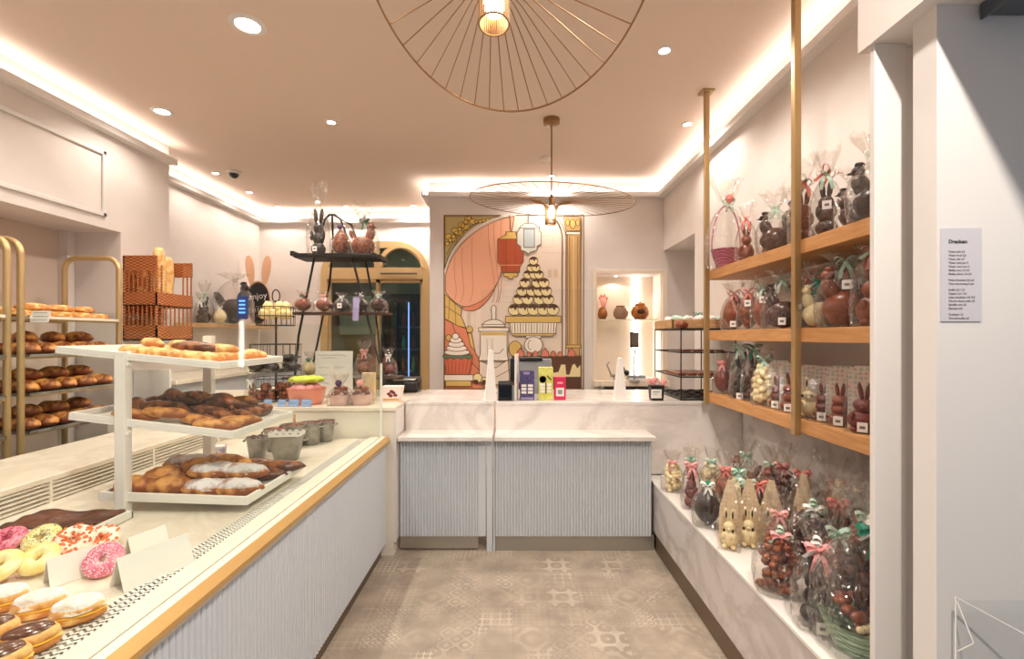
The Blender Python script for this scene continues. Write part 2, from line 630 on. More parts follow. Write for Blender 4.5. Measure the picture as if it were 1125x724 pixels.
# right wall with the doorway near the back corner
WX = 1.82
b = MB()
b.box(WX, 2.5, 1.42, 4.75, 0, CZ)
b.box(WX, 2.5, 4.75, MY, 2.63, CZ)
b.box(2.4, 2.5, 4.75, MY, 0, 2.63)
struct('wall_right', b, W['wall'])


def cove(i, p0, p1, nrm):
    """L-shaped ledge below the ceiling with an LED strip lying on it"""
    p0 = Vector((p0[0], p0[1], 0))
    p1 = Vector((p1[0], p1[1], 0))
    n = Vector((nrm[0], nrm[1], 0))
    d = (p1 - p0).normalized()

    def bx(mb, a0, a1, z0, z1, e=0.0):
        q = [p0 + n * a0 - d * e, p1 + n * a0 + d * e, p1 + n * a1 + d * e, p0 + n * a1 - d * e]
        mb.prism([(v.x, v.y) for v in q], 'xy', z0, z1)
    m = MB()
    bx(m, 0.0, 0.085, 3.27, 3.29)
    bx(m, 0.07, 0.085, 3.29, 3.325)
    o = struct('trim_%d' % i, m, W['trim'])
    l = MB()
    bx(l, 0.02, 0.045, 3.292, 3.305, -0.02)
    l.build('led_strip', W['led'], o)


cove(1, (WX, 1.47), (WX, MY), (-1, 0))
cove(2, (-1.015, MY), (WX - 0.085, MY), (0, -1))
cove(3, (-1.015, MY - 0.085), (-1.015, RY0), (-1, 0))
cove(4, (-3.77, RY0), (-1.10, RY0), (0, -1))
cove(5, (-3.77, 4.64), (-3.77, RY0 - 0.085), (1, 0))
cove(6, (-3.376, 0.0), (-3.376, 4.64), (1, 0))

# ------------------------------------------------------------------ right-hand entrance frame
b = MB()
b.box(1.07, 2.5, -0.6, 1.47, 2.475, CZ)
struct('trim_7', b, W['wall'])
b = MB()
b.box(1.080, 1.175, 1.415, 1.435, 0, 2.475)
b.box(1.175, 1.30, 1.43, 1.445, 0, 2.475)
struct('trim_8', b, W['trim'], bevel=0.002)
struct('wall_entrance', MB().box(1.118, 2.5, 1.25, 1.324, 0, 2.475), W['trim'])

# ------------------------------------------------------------------ rear door
dr = MB()
yb0, yb1 = RY0 - 0.03, RY0 + 0.06
outer, inner = [], []
wb = 0.10
for (px_, pz_) in [(DX1, 0.0), (DX1, DZ1 - AR)]:
    outer.append((px_, pz_))
    inner.append((px_ - wb, pz_))
for i in range(1, 9):
    a = PI / 2 * i / 8
    outer.append((DX1 - AR + AR * math.cos(a), DZ1 - AR + AR * math.sin(a)))
    inner.append((DX1 - AR + (AR - wb) * math.cos(a), DZ1 - AR + (AR - wb) * math.sin(a)))
for i in range(0, 9):
    a = PI / 2 + PI / 2 * i / 8
    outer.append((DX0 + AR + AR * math.cos(a), DZ1 - AR + AR * math.sin(a)))
    inner.append((DX0 + AR + (AR - wb) * math.cos(a), DZ1 - AR + (AR - wb) * math.sin(a)))
outer += [(DX0, 0.0)]
inner += [(DX0 + wb, 0.0)]
for i in range(len(outer) - 1):
    dr.prism([outer[i], outer[i + 1], inner[i + 1], inner[i]], 'xz', yb0, yb1)
dr.box(DX0 + wb, DX1 - wb, yb0 - .006, yb1, 2.44, 2.61)
dr.box(-2.06, -1.985, yb0 + .006, yb1, 2.61, 2.93)
# half-round head of the right-hand fanlight
rc = 0.29
for i in range(12):
    a0, a1 = PI * i / 12, PI * (i + 1) / 12
    dr.prism([(-1.66 + rc * math.cos(a0), 2.61 + rc * math.sin(a0)), (-1.66 + rc * math.cos(a1), 2.61 + rc * math.sin(a1)),
              (-1.66 + (rc + .06) * math.cos(a1), 2.61 + (rc + .06) * math.sin(a1)), (-1.66 + (rc + .06) * math.cos(a0), 2.61 + (rc + .06) * math.sin(a0))], 'xz', yb0 - .012, yb1 - .01)
door = dr.build('door_1', mat('door_gold_paint', (196, 166, 118), 0.45, 0.15))
door['kind'] = 'structure'
g = MB().box(DX0 + .05, DX1 - .05, RY0 + 0.01, RY0 + 0.014, 2.6, 2.95)
g.build('fanlight_glass', W['glass'], door)
for x0, x1 in ((DX0 + 0.1, -2.0), (-2.03, DX1 - 0.1)):
    y = RY0 + (0.02 if x0 < -2.5 else 0.045)
    lf = MB()
    for q in ((x0, x0 + .045, 0.02, 2.44), (x1 - .045, x1, 0.02, 2.44), (x0, x1, 2.39, 2.44), (x0, x1, 0.02, 0.14)):
        lf.box(q[0], q[1], y - .015, y + .015, q[2], q[3])
    lo = lf.build('door_leaf', W['goldrack'], door)
    MB().box(x0 + .04, x1 - .04, y - .003, y + .003, 0.1, 2.42).build('door_glass', W['glass'], lo)
MB().tube([(-1.96, RY0 - .06, 2.52), (-1.42, RY0 - .06, 2.52)], 0.014, 8).build('door_closer', W['bronze'], door)
# room behind the rear door
brp = mat('backroom_paint', (150, 156, 138), 0.8)
struct('wall_backroom', MB().box(-4.2, 0.2, 8.4, 8.5, 0, 3.2), brp)
struct('wall_backroom_left', MB().box(-4.2, -4.1, 7.15, 8.4, 0, 3.2), brp)
struct('wall_backroom_right', MB().box(0.1, 0.2, 7.15, 8.4, 0, 3.2), brp)
struct('ceiling_backroom', MB().box(-4.2, 0.2, 7.15, 8.5, 3.2, 3.26), brp)
t = thing('ceiling_lamp', 'long tube lamp glowing on the back room ceiling behind the half-round fanlight', 'lamp', (-1.75, 7.75, 3.198))
MB().box(-.6, .6, -.06, .06, -.05, 0).build('lamp_housing', W['white'], t)
MB().box(-.56, .56, -.04, .04, -.065, -.05).build('lamp_tube', emit('tube_light', (225, 255, 235), 3.5), t)
t.rotation_euler = (0, 0, 0.9)
fr = thing('display_fridge', 'tall dark glass-fronted drinks fridge with bluish lights behind the right door leaf', 'fridge', (-1.52, 8.0, 0))
b = MB()
for q in ((-.62, -.58, -.3, .36, 0, 2.25), (.58, .62, -.3, .36, 0, 2.25), (-.6, .6, .32, .36, 0, 2.25), (-.62, .62, -.3, .36, 2.2, 2.28), (-.62, .62, -.3, .36, 0, .25)):
    b.box(*q)
b.build('cabinet', mat('fridge_blue_black', (34, 40, 58), 0.4), fr)
for z in (.6, .98, 1.36, 1.74):
    MB().box(-.58, .58, -.2, .32, z, z + .02).build('shelf', mat('fridge_shelf', (60, 70, 96), 0.4) if z == .6 else bpy.data.materials['fridge_shelf'], fr)
for x in (-.2, .22):
    MB().box(x, x + .018, -.27, -.25, .3, 2.15).build('light_tube', W['fridgelight'], fr)
MB().box(-.58, .58, -.3, -.296, .25, 2.2).build('fridge_door', W['glass'], fr)
rnd = random.Random(4)
bm_ = []
for k, z in enumerate((.62, 1.0, 1.38, 1.76)):
    for j in range(7):
        bt = MB().lathe([(.03, 0), (.032, .02), (.032, .13), (.014, .19), (.013, .23)], 10)
        o = bt.build('bottle', W['redchoc'] if (j + k) % 3 else W['teal'], None, smooth=40)
        o.location = (-1.52 - .48 + j * .16, 8.0 - .05, z)
        tag(o, 'dim bottle in the back room fridge, %s shelf from the bottom, %s from the left' % (ORD[k], ORD[j]), 'bottle', 'bottles in the back room fridge')
sc_ = thing('storage_cupboard', 'grey-green cupboard with a pale mint upper door seen through the left door leaf', 'cupboard', (-2.55, 8.1, 0))
MB().box(-.55, .5, 0, .28, 0, 2.3).build('body', mat('cupboard_green', (134, 128, 96), 0.6), sc_, bevel=.01)
MB().box(-.42, .42, -.03, 0, 1.62, 2.28).build('door', mat('pale_mint_door', (214, 232, 214), 0.5), sc_, bevel=.008)
MB().box(-.05, .45, -.03, 0, .9, 1.55).build('door', mat('russet_door', (150, 92, 64), 0.6), sc_, bevel=.008)

# ------------------------------------------------------------------ recessed downlights
DL = [((272, 27), 1.5, 'large recessed downlight nearest the camera, over the pastry display'),
      ((178, 122), 1.2, 'recessed downlight near the panelled bulkhead above the bread racks'),
      ((364, 134), .75, 'small recessed downlight halfway between the two ends of the left ceiling'),
      ((730, 55), .75, 'small recessed downlight between the near pendant and the gold shelf bar'),
      ((755, 136), .75, 'small recessed downlight just left of the far gold bar ceiling plate'),
      ((237, 190), .75, 'small recessed downlight just left of the dome camera'),
      ((274, 211), .75, 'small recessed downlight just right of and beyond the dome camera'),
      ((305, 227), .75, 'small recessed downlight in the far left corner of the ceiling'),
      ((380, 227), .75, 'small recessed downlight above the tall metal ladder display'),
      ((454, 226), .75, 'small recessed downlight in front of the arched gold door'),
      ((511, 199), .75, 'small recessed downlight above the left edge of the mural'),
      ((606, 193), .75, 'small recessed downlight directly behind the far pendant rod'),
      ((701, 202), .75, 'small recessed downlight in the back right corner above the lit niche')]
spots = []
for (px_, py_), s, lab in DL:
    D = (CZ - EYE) * F / (VY - py_)
    spots.append(((px_ - VX) * D / F, D, s, lab))
HID = [(-1.6, 1.5), (0.58, 0.15), (0.9, 1.9), (-2.7, 2.5), (-1.6, 0.2), (-2.7, 1.0)]
for (x, y) in HID:
    spots.append((x, y, 1.0, None))
for i, (x, y, s, lab) in enumerate(spots):
    R = .052 * s
    t = thing('downlight', lab or '%s recessed downlight of the front ceiling rows, beyond the top of the picture' % ORD[i - len(DL)], 'ceiling light', (x, y, CZ), 0, 'recessed ceiling downlights')
    m = MB()
    m.lathe([(R * .86, -.002), (R * .9, -.008), (R * 1.25, -.006), (R * 1.32, 0)], 28, cap0=False, cap1=False)
    m.build('trim_ring', W['trim'], t, smooth=50)
    MB().lathe([(0.001, -.0035), (R * .86, -.0035), (R * .87, -.001)], 28).build('lamp_disc', W['spot'], t)
    li = bpy.data.lights.new('downlight_beam', 'SPOT')
    li.energy = 78 * (.75 if x < -1.7 else 1) * (.45 if (x < -2.5 and y > 3) else 1) * (.6 if y > 5 else 1) * (3.2 if (lab is None and .5 < x < .7) else 1) * (.5 if (x > 1.4 and y > 3) else 1) * (.7 if (.8 < x < 1.1) else 1) * (.55 if (lab is None and x < -1) else 1)
    li.color = (1.0, 0.89, 0.79)
    li.spot_size = math.radians(150)
    li.spot_blend = 0.55
    li.shadow_soft_size = 0.045
    lo = bpy.data.objects.new('downlight_beam', li)
    COL.objects.link(lo)
    lo.parent = t
    lo.location = (0, 0, -0.03)

t = thing('security_camera', 'black dome security camera in a white ring on the ceiling', 'camera', (at(257, 188, 5.35).x, 5.35, CZ))
MB().lathe([(.075, 0), (.075, -.02), (.055, -.03)], 20).build('housing', W['trim'], t, smooth=40)
MB().blob((0, 0, -.03), (.052, .052, .05), nu=16, nv=8).build('dome', W['black'], t, smooth=60)
t = thing('smoke_detector', 'cream round smoke detector on the ceiling behind the far pendant rod', 'detector', (at(599, 176, 4.95).x, 4.95, CZ))
MB().lathe([(.055, 0), (.055, -.02), (.045, -.03), (.02, -.035), (.02, -.06), (.012, -.065)], 18).build('housing', W['cream'], t, smooth=40)
MB().lathe([(.006, -.066), (.008, -.064), (.006, -.06)], 10).build('sensor', W['grey'], t)


# ------------------------------------------------------------------ wire pendants
def pendant(loc, a, b_, tilt, roll, label, off=(0, 0), nsp=44, rodtop=None):
    t = thing('pendant_lamp', label, 'pendant lamp', loc, 0, 'wide wire pendant lamps')
    if rodtop:
        MB().lathe([(.07, rodtop), (.07, rodtop - .04), (.03, rodtop - .05)], 24).build('ceiling_canopy', W['wire'], t, smooth=40)
        MB().tube([(0, 0, rodtop - .04), (0, 0, .06)], .0065, 8).build('rod', W['wire'], t)
    m = MB()
    Rm = RX(tilt) @ RY(roll)
    r0 = .046
    for k in range(nsp):
        an = 2 * PI * k / nsp
        c, s = math.cos(an), math.sin(an)
        ex, ey = b_ * c + off[0], a * s + off[1]
        pts = []
        for (f, z) in ((0, -.19), (0, -.12), (.006, -.07), (.03, -.03), (.09, -.006), (.2, .006), (.5, .006), (1.0, 0)):
            pts.append(Rm @ Vector((r0 * c * (1 - f) + ex * f, r0 * s * (1 - f) + ey * f, z)))
        m.tube(pts, .0022, 4)
    m.tube([Rm @ Vector((b_ * math.cos(2 * PI * k / 96) + off[0], a * math.sin(2 * PI * k / 96) + off[1], 0)) for k in range(96)], .0042, 6, closed=True)
    for z in (-.19, -.1):
        m.tube([Rm @ Vector((r0 * math.cos(2 * PI * k / 28), r0 * math.sin(2 * PI * k / 28), z)) for k in range(28)], .003, 5, closed=True)
    m.build('wire_shade', W['wire'], t, smooth=60)
    MB().lathe([(.012, .06), (.024, .04), (.024, -.03), (.018, -.035)], 16).build('socket', W['wire'], t, smooth=40)
    MB().lathe([(.014, -.035), (.03, -.07), (.036, -.1), (.028, -.135), (.004, -.15)], 16).build('bulb', W['bulb'], t, smooth=60)
    li = bpy.data.lights.new('bulb_light', 'POINT')
    li.energy = 22
    li.color = (1, .8, .6)
    li.shadow_soft_size = .03
    lo = bpy.data.objects.new('bulb_light', li)
    COL.objects.link(lo)
    lo.parent = t
    lo.location = (0, 0, -.1)
    return t


pendant((at(606, 222, 4.06).x, 4.06, 2.75), .70, .70, math.radians(4.7), math.radians(2.9), 'far wide wire pendant lamp hanging from a rod before the mural', rodtop=CZ - 2.75)
pendant((-.06, 1.49, 2.75), .72, .455, math.radians(-8.5), math.radians(0), 'near wire pendant lamp cut off by the top of the picture', off=(.05, 0), nsp=42, rodtop=CZ - 2.75)
# ------------------------------------------------------------------ fluted sheets
def fluted(mb, a0, a1, z0, z1, pos, axis, pitch=.0225, depth=.0115, back=.02):
    n = max(1, round((a1 - a0) / pitch))
    p = (a1 - a0) / n
    prof = []
    for i in range(n):
        for k in range(5):
            u = k / 5
            prof.append((a0 + (i + u) * p, depth * abs(math.sin(PI * u)) ** .7))
    prof.append((a1, 0))
    poly = [(s, d) for s, d in prof] + [(a1, -back), (a0, -back)]
    if axis == 'x':      # facing -Y
        mb.prism([(s, pos - d) for s, d in poly], 'xy', z0, z1)
    else:                # facing +X, running along Y
        mb.prism([(pos + d, s) for s, d in poly], 'xy', z0, z1)


# ------------------------------------------------------------------ long glazed pastry counter on the left
Y0, Y1 = 0.45, 3.42
dc = thing('display_counter', 'long glazed pastry counter with pale fluted front and gold edge along the left', 'display counter', (-1.5, 2.0, 0))
b = MB()
fluted(b, Y0, Y1, .105, .832, -.932, 'y', .0255, .0135)
b.build('front_panel', W['flute'], dc, world=True)
MB().box(-2.0, -.955, Y0, Y1, 0, .105).build('kick_plate', W['bronze'], dc, world=True)
MB().prism([(-.9165, .876), (-.915, .8765), (-.893, .849), (-.893, .832), (-.9165, .832)], 'xz', Y0, Y1 + .01).build('gold_edge', W['gold'], dc, world=True, bevel=.001)
MB().box(-1.033, -.9605, Y0, Y1, .80, .872).box(-.9515, -.917, Y0, Y1, .80, .874).build('sill', W['cream'], dc, world=True, bevel=.002)
# perforated air strip: real holes
x0, x1 = -1.112, -1.033
p = .0175
nx = 6
ny = int((Y1 - Y0) / p)
b = MB()
zs = .862
cw = (x1 - x0) / nx
for i in range(nx):
    for j in range(ny):
        ox = x0 + (i + .5) * cw
        oy = Y0 + (j + .5) * p
        sh = p * .25 if i % 2 else -p * .25
        vs = []
        for k in range(8):
            a = 2 * PI * (k + .5) / 8
            cxk, syk = math.cos(a), math.sin(a)
            m_ = max(abs(cxk), abs(syk))
            vs.append((ox + cxk / m_ * cw / 2, oy + syk / m_ * p / 2, zs))
        for k in range(8):
            a = 2 * PI * (k + .5) / 8
            vs.append((ox + math.cos(a) * .0042, oy + sh * .98 + math.sin(a) * .0044, zs))
        b.add(vs, [(k, (k + 1) % 8, 8 + (k + 1) % 8, 8 + k) for k in range(8)])
ps = b.build('perforated_strip', W['white'], dc, world=True)
MB().box(-1.112, -1.033, Y0, Y1, .78, .80).build('air_channel', W['dark'], dc, world=True)
MB().box(-2.07, -1.112, Y0, Y1, .82, .86).build('deck', W['deck'], dc, world=True, bevel=.002)
lv = MB()
for k in range(5):
    z = .868 + k * .0185
    lv.M = T(-2.068, 0, z) @ RY(.35)
    lv.box(-.012, .010, Y0, Y1, 0, .0065)
lv.M = None
for y in (.9, 1.5, 2.1, 2.7, 3.3):
    lv.box(-2.075, -2.055, y, y + .012, .86, .955)
lo = lv.build('louvre_panel', W['cream'], dc, world=True)
MB().box(-2.12, -2.09, Y0, Y1, .80, .95).build('louvre_back', W['bronze'], dc, world=True)
MB().box(-2.58, -2.055, Y0, Y1, .952, .978).build('rear_worktop', W['deck'], dc, world=True, bevel=.004)
MB().box(-2.56, -2.12, Y0, Y1, .1, .952).build('rear_cabinet', W['cream'], dc, world=True)
gl = MB().box(-.960, -.952, .6, Y1, .868, 1.655)
gl.build('glass_screen', W['glass_green'], dc, world=True)
MB().box(-.964, -.948, Y1 - .004, Y1 + .004, .868, 1.40).build('glass_edge_strip', mat('pale_edge', (232, 236, 226), .3), dc, world=True)

# ------------------------------------------------------------------ raised corner counter
cc = thing('corner_counter', 'raised white corner counter with marble top beyond the glazed pastry display', 'counter', (-1.8, 3.9, 0))
MB().box(-2.95, -.87, 3.44, 4.5, .0, 1.055).build('body', W['cream'], cc, world=True, bevel=.003)
MB().box(-2.97, -.855, 3.425, 4.53, 1.055, 1.083).build('worktop', W['deck'], cc, world=True, bevel=.003)
MB().box(-.872, -.853, 3.44, 3.70, .1, 1.055).build('end_panel', W['trim'], cc, world=True, bevel=.002)

# ------------------------------------------------------------------ gate and service counter
CT = 1.085
gt = thing('counter_gate', 'narrow fluted counter flap with marble ledge left of the black gap', 'counter gate', (-.5, 3.55, 0))
gx0, gx1 = -.843, -.152
b = MB()
fluted(b, -.842, -.262, .115, .832, 3.515, 'x')
b.build('front_panel', W['flute'], gt, world=True)
MB().box(-.262, -.205, 3.505, 3.535, .115, .832).build('edge_stile', W['flute'], gt, world=True, bevel=.002)
MB().box(-.842, -.262, 3.52, 3.54, .02, .115).build('kick_plate', W['steel'], gt, world=True, bevel=.002)
MB().box(gx0, gx1, 3.44, 3.73, .833, .864).build('ledge', W['marble'], gt, world=True, bevel=.003)
MB().box(-.846, gx1, 3.715, 3.74, .864, CT - .026).build('upstand', W['marble'], gt, world=True)
MB().box(-.846, gx1, 3.71, 4.54, CT - .026, CT).build('counter_top', W['marble'], gt, world=True, bevel=.003)
sv = thing('service_counter', 'wide fluted service counter with marble ledge and top, right of the black gap', 'counter', (.5, 3.8, 0))
hx0, hx1 = -.137, 1.03
b = MB()
fluted(b, -.135, 1.025, .115, .832, 3.515, 'x')
b.build('front_panel', W['flute'], sv, world=True)
MB().box(-.198, -.155, 3.503, 3.56, .0, .832).box(-.150, -.137, 3.503, 3.56, 0, .832).build('post', W['flute'], sv, world=True, bevel=.002)
MB().box(-.137, 1.05, 3.53, 3.56, 0, .115).build('kick_plate', W['steel'], sv, world=True)
MB().box(hx0, 1.04, 3.44, 3.73, .833, .864).build('ledge', W['marble'], sv, world=True, bevel=.003)
MB().box(hx0, 1.815, 3.715, 3.74, .515, CT - .026).build('upstand', W['marble'], sv, world=True)
MB().box(hx0, 1.815, 3.71, 4.54, CT - .026, CT).build('counter_top', W['marble'], sv, world=True, bevel=.003)
MB().box(hx0 + .03, 1.8, 3.75, 4.4, 0.02, CT - .026).build('body', W['cream'], sv, world=True)

# ------------------------------------------------------------------ right-hand plinth and oak shelving
pl = thing('display_plinth', 'low marble plinth with white top along the right wall', 'plinth', (1.4, 2.4, 0))
MB().box(1.045, 1.80, 1.45, 3.70, .14, .495).build('body', W['marble_grey'], pl, world=True)
MB().box(1.04, 1.81, 1.45, 3.70, .495, .512).build('top', W['white'], pl, world=True, bevel=.003)
MB().box(1.06, 1.80, 1.45, 3.52, 0, .14).build('kick_plate', W['bronze'], pl, world=True)
MB().box(1.795, 1.818, 1.45, 2.55, .512, 1.08).box(1.795, 1.818, 2.553, 3.70, .512, 1.08).build('back_panel', W['marble_grey'], pl, world=True)
sh = thing('shelving_unit', 'three oak shelves hung from gold ceiling bars on the right wall', 'shelf', (1.47, 2.6, 1.1))
for zt in (2.095, 1.64, 1.172):
    MB().box(1.482, 1.815, 1.455, 3.60, zt - .072, zt).build('shelf', W['oak'], sh, world=True, bevel=.003)
for D in (3.60, 2.46):
    pm = MB().box(1.452, 1.487, D - .0175, D + .0175, 1.085, CZ - .004)
    po = pm.build('bar', W['goldbar'], sh, world=True, bevel=.003)
    q = MB().box(1.425, 1.515, D - .045, D + .045, CZ - .014, CZ).build('ceiling_plate', W['goldbar'], po)
    q.location = -Vector(sh.location)

# ------------------------------------------------------------------ gold bread racks
racks = []


def rack(yn, yf, label, zs=(1.715, 1.472, 1.228, .99, .75)):
    r = thing('bread_rack', label, 'bread rack', (-3.25, (yn + yf) / 2, 0), 0, 'gold tubular bread racks')
    X0, X1, ZT, rr = -3.47, -3.05, 2.20, .09
    for y in (yn, yf):
        pts = [(X0, y, .12), (X0, y, ZT - rr)]
        for i in range(1, 6):
            a = PI - PI / 2 * i / 5
            pts.append((X0 + rr + rr * math.cos(a), y, ZT - rr + rr * math.sin(a)))
        for i in range(0, 6):
            a = PI / 2 - PI / 2 * i / 5
            pts.append((X1 - rr + rr * math.cos(a), y, ZT - rr + rr * math.sin(a)))
        pts.append((X1, y, .12))
        MB().tube(pts, .019, 10).build('end_frame', W['goldrack'], r, smooth=50, world=True)
    for z in zs:
        for x in (X0, X1):
            MB().box(x - .008, x + .008, yn, yf, z - .018, z - .006).build('runner', W['goldrack'], r, world=True)
    MB().box(X0 - .01, X1 + .01, yn, yf, .12, .15).build('base_plate', W['goldrack'], r, world=True)
    for z in zs:
        q = MB()
        q.box(X0 + .012, X1 + .025, yn + .025, yf - .025, z - .006, z)
        for (a0, a1, c0, c1) in ((X0 + .012, X0 + .018, yn + .025, yf - .025), (X1 + .019, X1 + .025, yn + .025, yf - .025), (X0 + .012, X1 + .025, yn + .025, yn + .031), (X0 + .012, X1 + .025, yf - .031, yf - .025)):
            q.box(a0, a1, c0, c1, z, z + .012)
        q.build('tray', W['tin'] if z < 1.7 else W['cream'], r, world=True)
    for x in (X0, X1):
        for y in (yn, yf):
            MB().tube([(x, y - .012, .05), (x, y + .012, .05)], .05, 14).build('wheel', W['black'], r, world=True, smooth=40)
    return r


rack(2.93, 3.66, 'gold tubular bread rack full of loaves in front of the wall niche')
rack(2.12, 2.85, 'gold tubular bread rack cut off by the left edge of the picture')

# ------------------------------------------------------------------ white three-tier stand
st = thing('tray_stand', 'white two-post stand carrying three pastry trays on the glazed counter', 'tray stand', (-1.6, 2.2, .86))
for y in (1.945, 2.50):
    top = 1.535 if y < 2 else 1.60
    MB().box(-1.642, -1.598, y, y + .04, .86, top).build('post', W['white'], st, world=True, bevel=.003)
TRAYS = []
for (xl, zl, xr, zr, hh) in ((-1.90, 1.528, -1.213, 1.462, .03), (-1.845, 1.252, -1.162, 1.172, .032), (-1.72, .918, -1.103, .897, .036)):
    ang = math.atan2(zr - zl, xr - xl)
    wd = math.hypot(zr - zl, xr - xl)
    y0, y1 = 1.96, 2.49
    Mx = T(xl, 0, zl) @ RY(-ang)
    b = MB()
    b.M = Mx
    b.box(0, wd, y0, y1, 0, .008)
    for q in ((0, .012, y0, y1), (wd - .012, wd, y0, y1), (.012, wd - .012, y0, y0 + .012), (.012, wd - .012, y1 - .012, y1)):
        b.box(q[0], q[1], q[2], q[3], 0.008, hh)
    b.build('tray', W['white'], st, world=True, bevel=.002)
    TRAYS.append((Mx, wd, y0, y1))
for k, (xx, zz) in enumerate(((-1.62, 1.44), (-1.62, 1.155))):
    for y in (1.965, 2.485):
        MB().box(xx - .03, xx + .03, y - .01, y + .01, zz + .035, zz + .05).build('bracket', W['white'], st, world=True)

# ------------------------------------------------------------------ cabinet along the left wall, behind
kb = thing('back_cabinet', 'pale cabinet with a stone worktop along the left wall under the wicker bread basket', 'cabinet', (-3.4, 5.4, 0))
MB().box(-3.75, -3.09, 4.66, 6.95, 0, 1.155).box(-3.37, -3.09, 4.3, 4.66, 0, 1.155).build('body', mat('cabinet_blue_grey', (196, 200, 206), .5), kb, world=True, bevel=.003)
MB().box(-3.76, -3.05, 4.65, 6.97, 1.155, 1.195).box(-3.37, -3.05, 4.28, 4.66, 1.155, 1.195).build('worktop', W['deck'], kb, world=True, bevel=.003)
MB().box(-3.37, -3.05, 4.2, 4.225, 0.0, 1.30).build('end_panel', W['trim'], kb, world=True, bevel=.003)
ws = MB().box(-3.77, -3.47, 5.25, 6.98, 1.70, 1.745).build('wall_shelf', W['pinewood'], None, bevel=.003)
tag(ws, 'light wooden wall shelf carrying the bunny chalkboard and wrapped chocolate figures', 'shelf')
# ------------------------------------------------------------------ breads
def roll_mesh(mb, L, Wd, H, seed, bend=.12, amp=.10, n=14, nu=9, ends=.55, freq=1.3):
    """a baked roll: a plump spindle, flat below, with a lumpy skin"""
    off = Vector((seed * 3.7, seed * 1.9, seed * 5.3))
    vs = []
    for i in range(n + 1):
        u = -1 + 2 * i / n
        s = max(0.02, (1 - abs(u) ** 2.4)) ** ends
        yo = bend * L * (u * u - .4)
        for j in range(nu):
            a = 2 * PI * j / nu
            ny, nz = math.cos(a), math.sin(a)
            k = 1 + amp * 2 * noise.noise(Vector((u * 2.2 * freq, ny, nz)) + off)
            z = nz * H * .55 * s * k
            if nz < 0:
                z *= .55
            vs.append((u * L / 2, yo + ny * Wd / 2 * s * k, H * .32 + z))
    fs = []
    for i in range(n):
        for j in range(nu):
            j2 = (j + 1) % nu
            fs.append((i * nu + j, i * nu + j2, (i + 1) * nu + j2, (i + 1) * nu + j))
    fs.append(tuple(range(nu - 1, -1, -1)))
    fs.append(tuple(n * nu + j for j in range(nu)))
    mb.add(vs, fs)


def twist_mesh(mb, L, R, seed, strands=2, turns=1.6):
    for s in range(strands):
        pts, rr = [], []
        for i in range(19):
            u = -1 + 2 * i / 18
            a = turns * PI * u + 2 * PI * s / strands
            e = (1 - abs(u) ** 3) ** .5 if abs(u) < 1 else .05
            pts.append((u * L / 2, math.cos(a) * R * .55 * e, R * .8 + math.sin(a) * R * .45 * e))
            rr.append(R * (.28 + .42 * e))
        mb.tube(pts, rr, 8)


PROTO = {}


def proto_mesh(kind, seed):
    key = (kind, seed)
    if key in PROTO:
        return PROTO[key]
    mb = MB()
    m = 'crust'
    extra = None
    if kind == 'golden':
        roll_mesh(mb, .125, .062, .052, seed, .10, .13)
        m = 'gild'
    elif kind == 'croissant':
        roll_mesh(mb, .13, .055, .05, seed, .28, .16, n=18, freq=3)
        m = 'gild'
    elif kind == 'browntwist':
        twist_mesh(mb, .21, .032, seed, turns=.8)
        m = 'crustdark'
    elif kind == 'brownroll':
        roll_mesh(mb, .20, .07, .055, seed, .06, .10)
        m = 'crustdark'
    elif kind == 'goldroll':
        roll_mesh(mb, .20, .07, .055, seed, .05, .07)
        m = 'crust'
    elif kind == 'bun':
        roll_mesh(mb, .16, .085, .072, seed, .05, .09)
        m = 'crust'
    elif kind == 'sugarbun':
        roll_mesh(mb, .17, .08, .062, seed, .05, .08)
        m = 'crust'
        extra = MB()
        roll_mesh(extra, .160, .078, .060, seed, .05, .13)
        extra.v = [(p[0], p[1], max(p[2], .018) + .0065) for p in extra.v]
    elif kind == 'loafround':
        roll_mesh(mb, .20, .14, .11, seed, .02, .07, n=14, nu=12)
        m = 'loaf'
    elif kind == 'loafflat':
        roll_mesh(mb, .24, .12, .07, seed, .05, .10, n=14, nu=12)
        m = 'gild'
    elif kind == 'slice':
        roll_mesh(mb, .13, .075, .05, seed, .15, .2, n=12)
        m = 'crust'
    o = mb.build('p', W[m], None, smooth=70)
    e = extra.build('p', W['thinsugar'], None, smooth=70) if extra else None
    PROTO[key] = (o.data, e.data if e else None)
    bpy.data.objects.remove(o)
    if e:
        bpy.data.objects.remove(e)
    return PROTO[key]


def bake(kind, seed, name, label, cat, M, group):
    me, ex = proto_mesh(kind, seed % 5)
    o = bpy.data.objects.new(name, me)
    COL.objects.link(o)
    o.matrix_world = M
    tag(o, label, cat, group)
    if ex:
        e = bpy.data.objects.new('sugar_coating', ex)
        COL.objects.link(e)
        e.parent = o
    return o


rnd = random.Random(11)
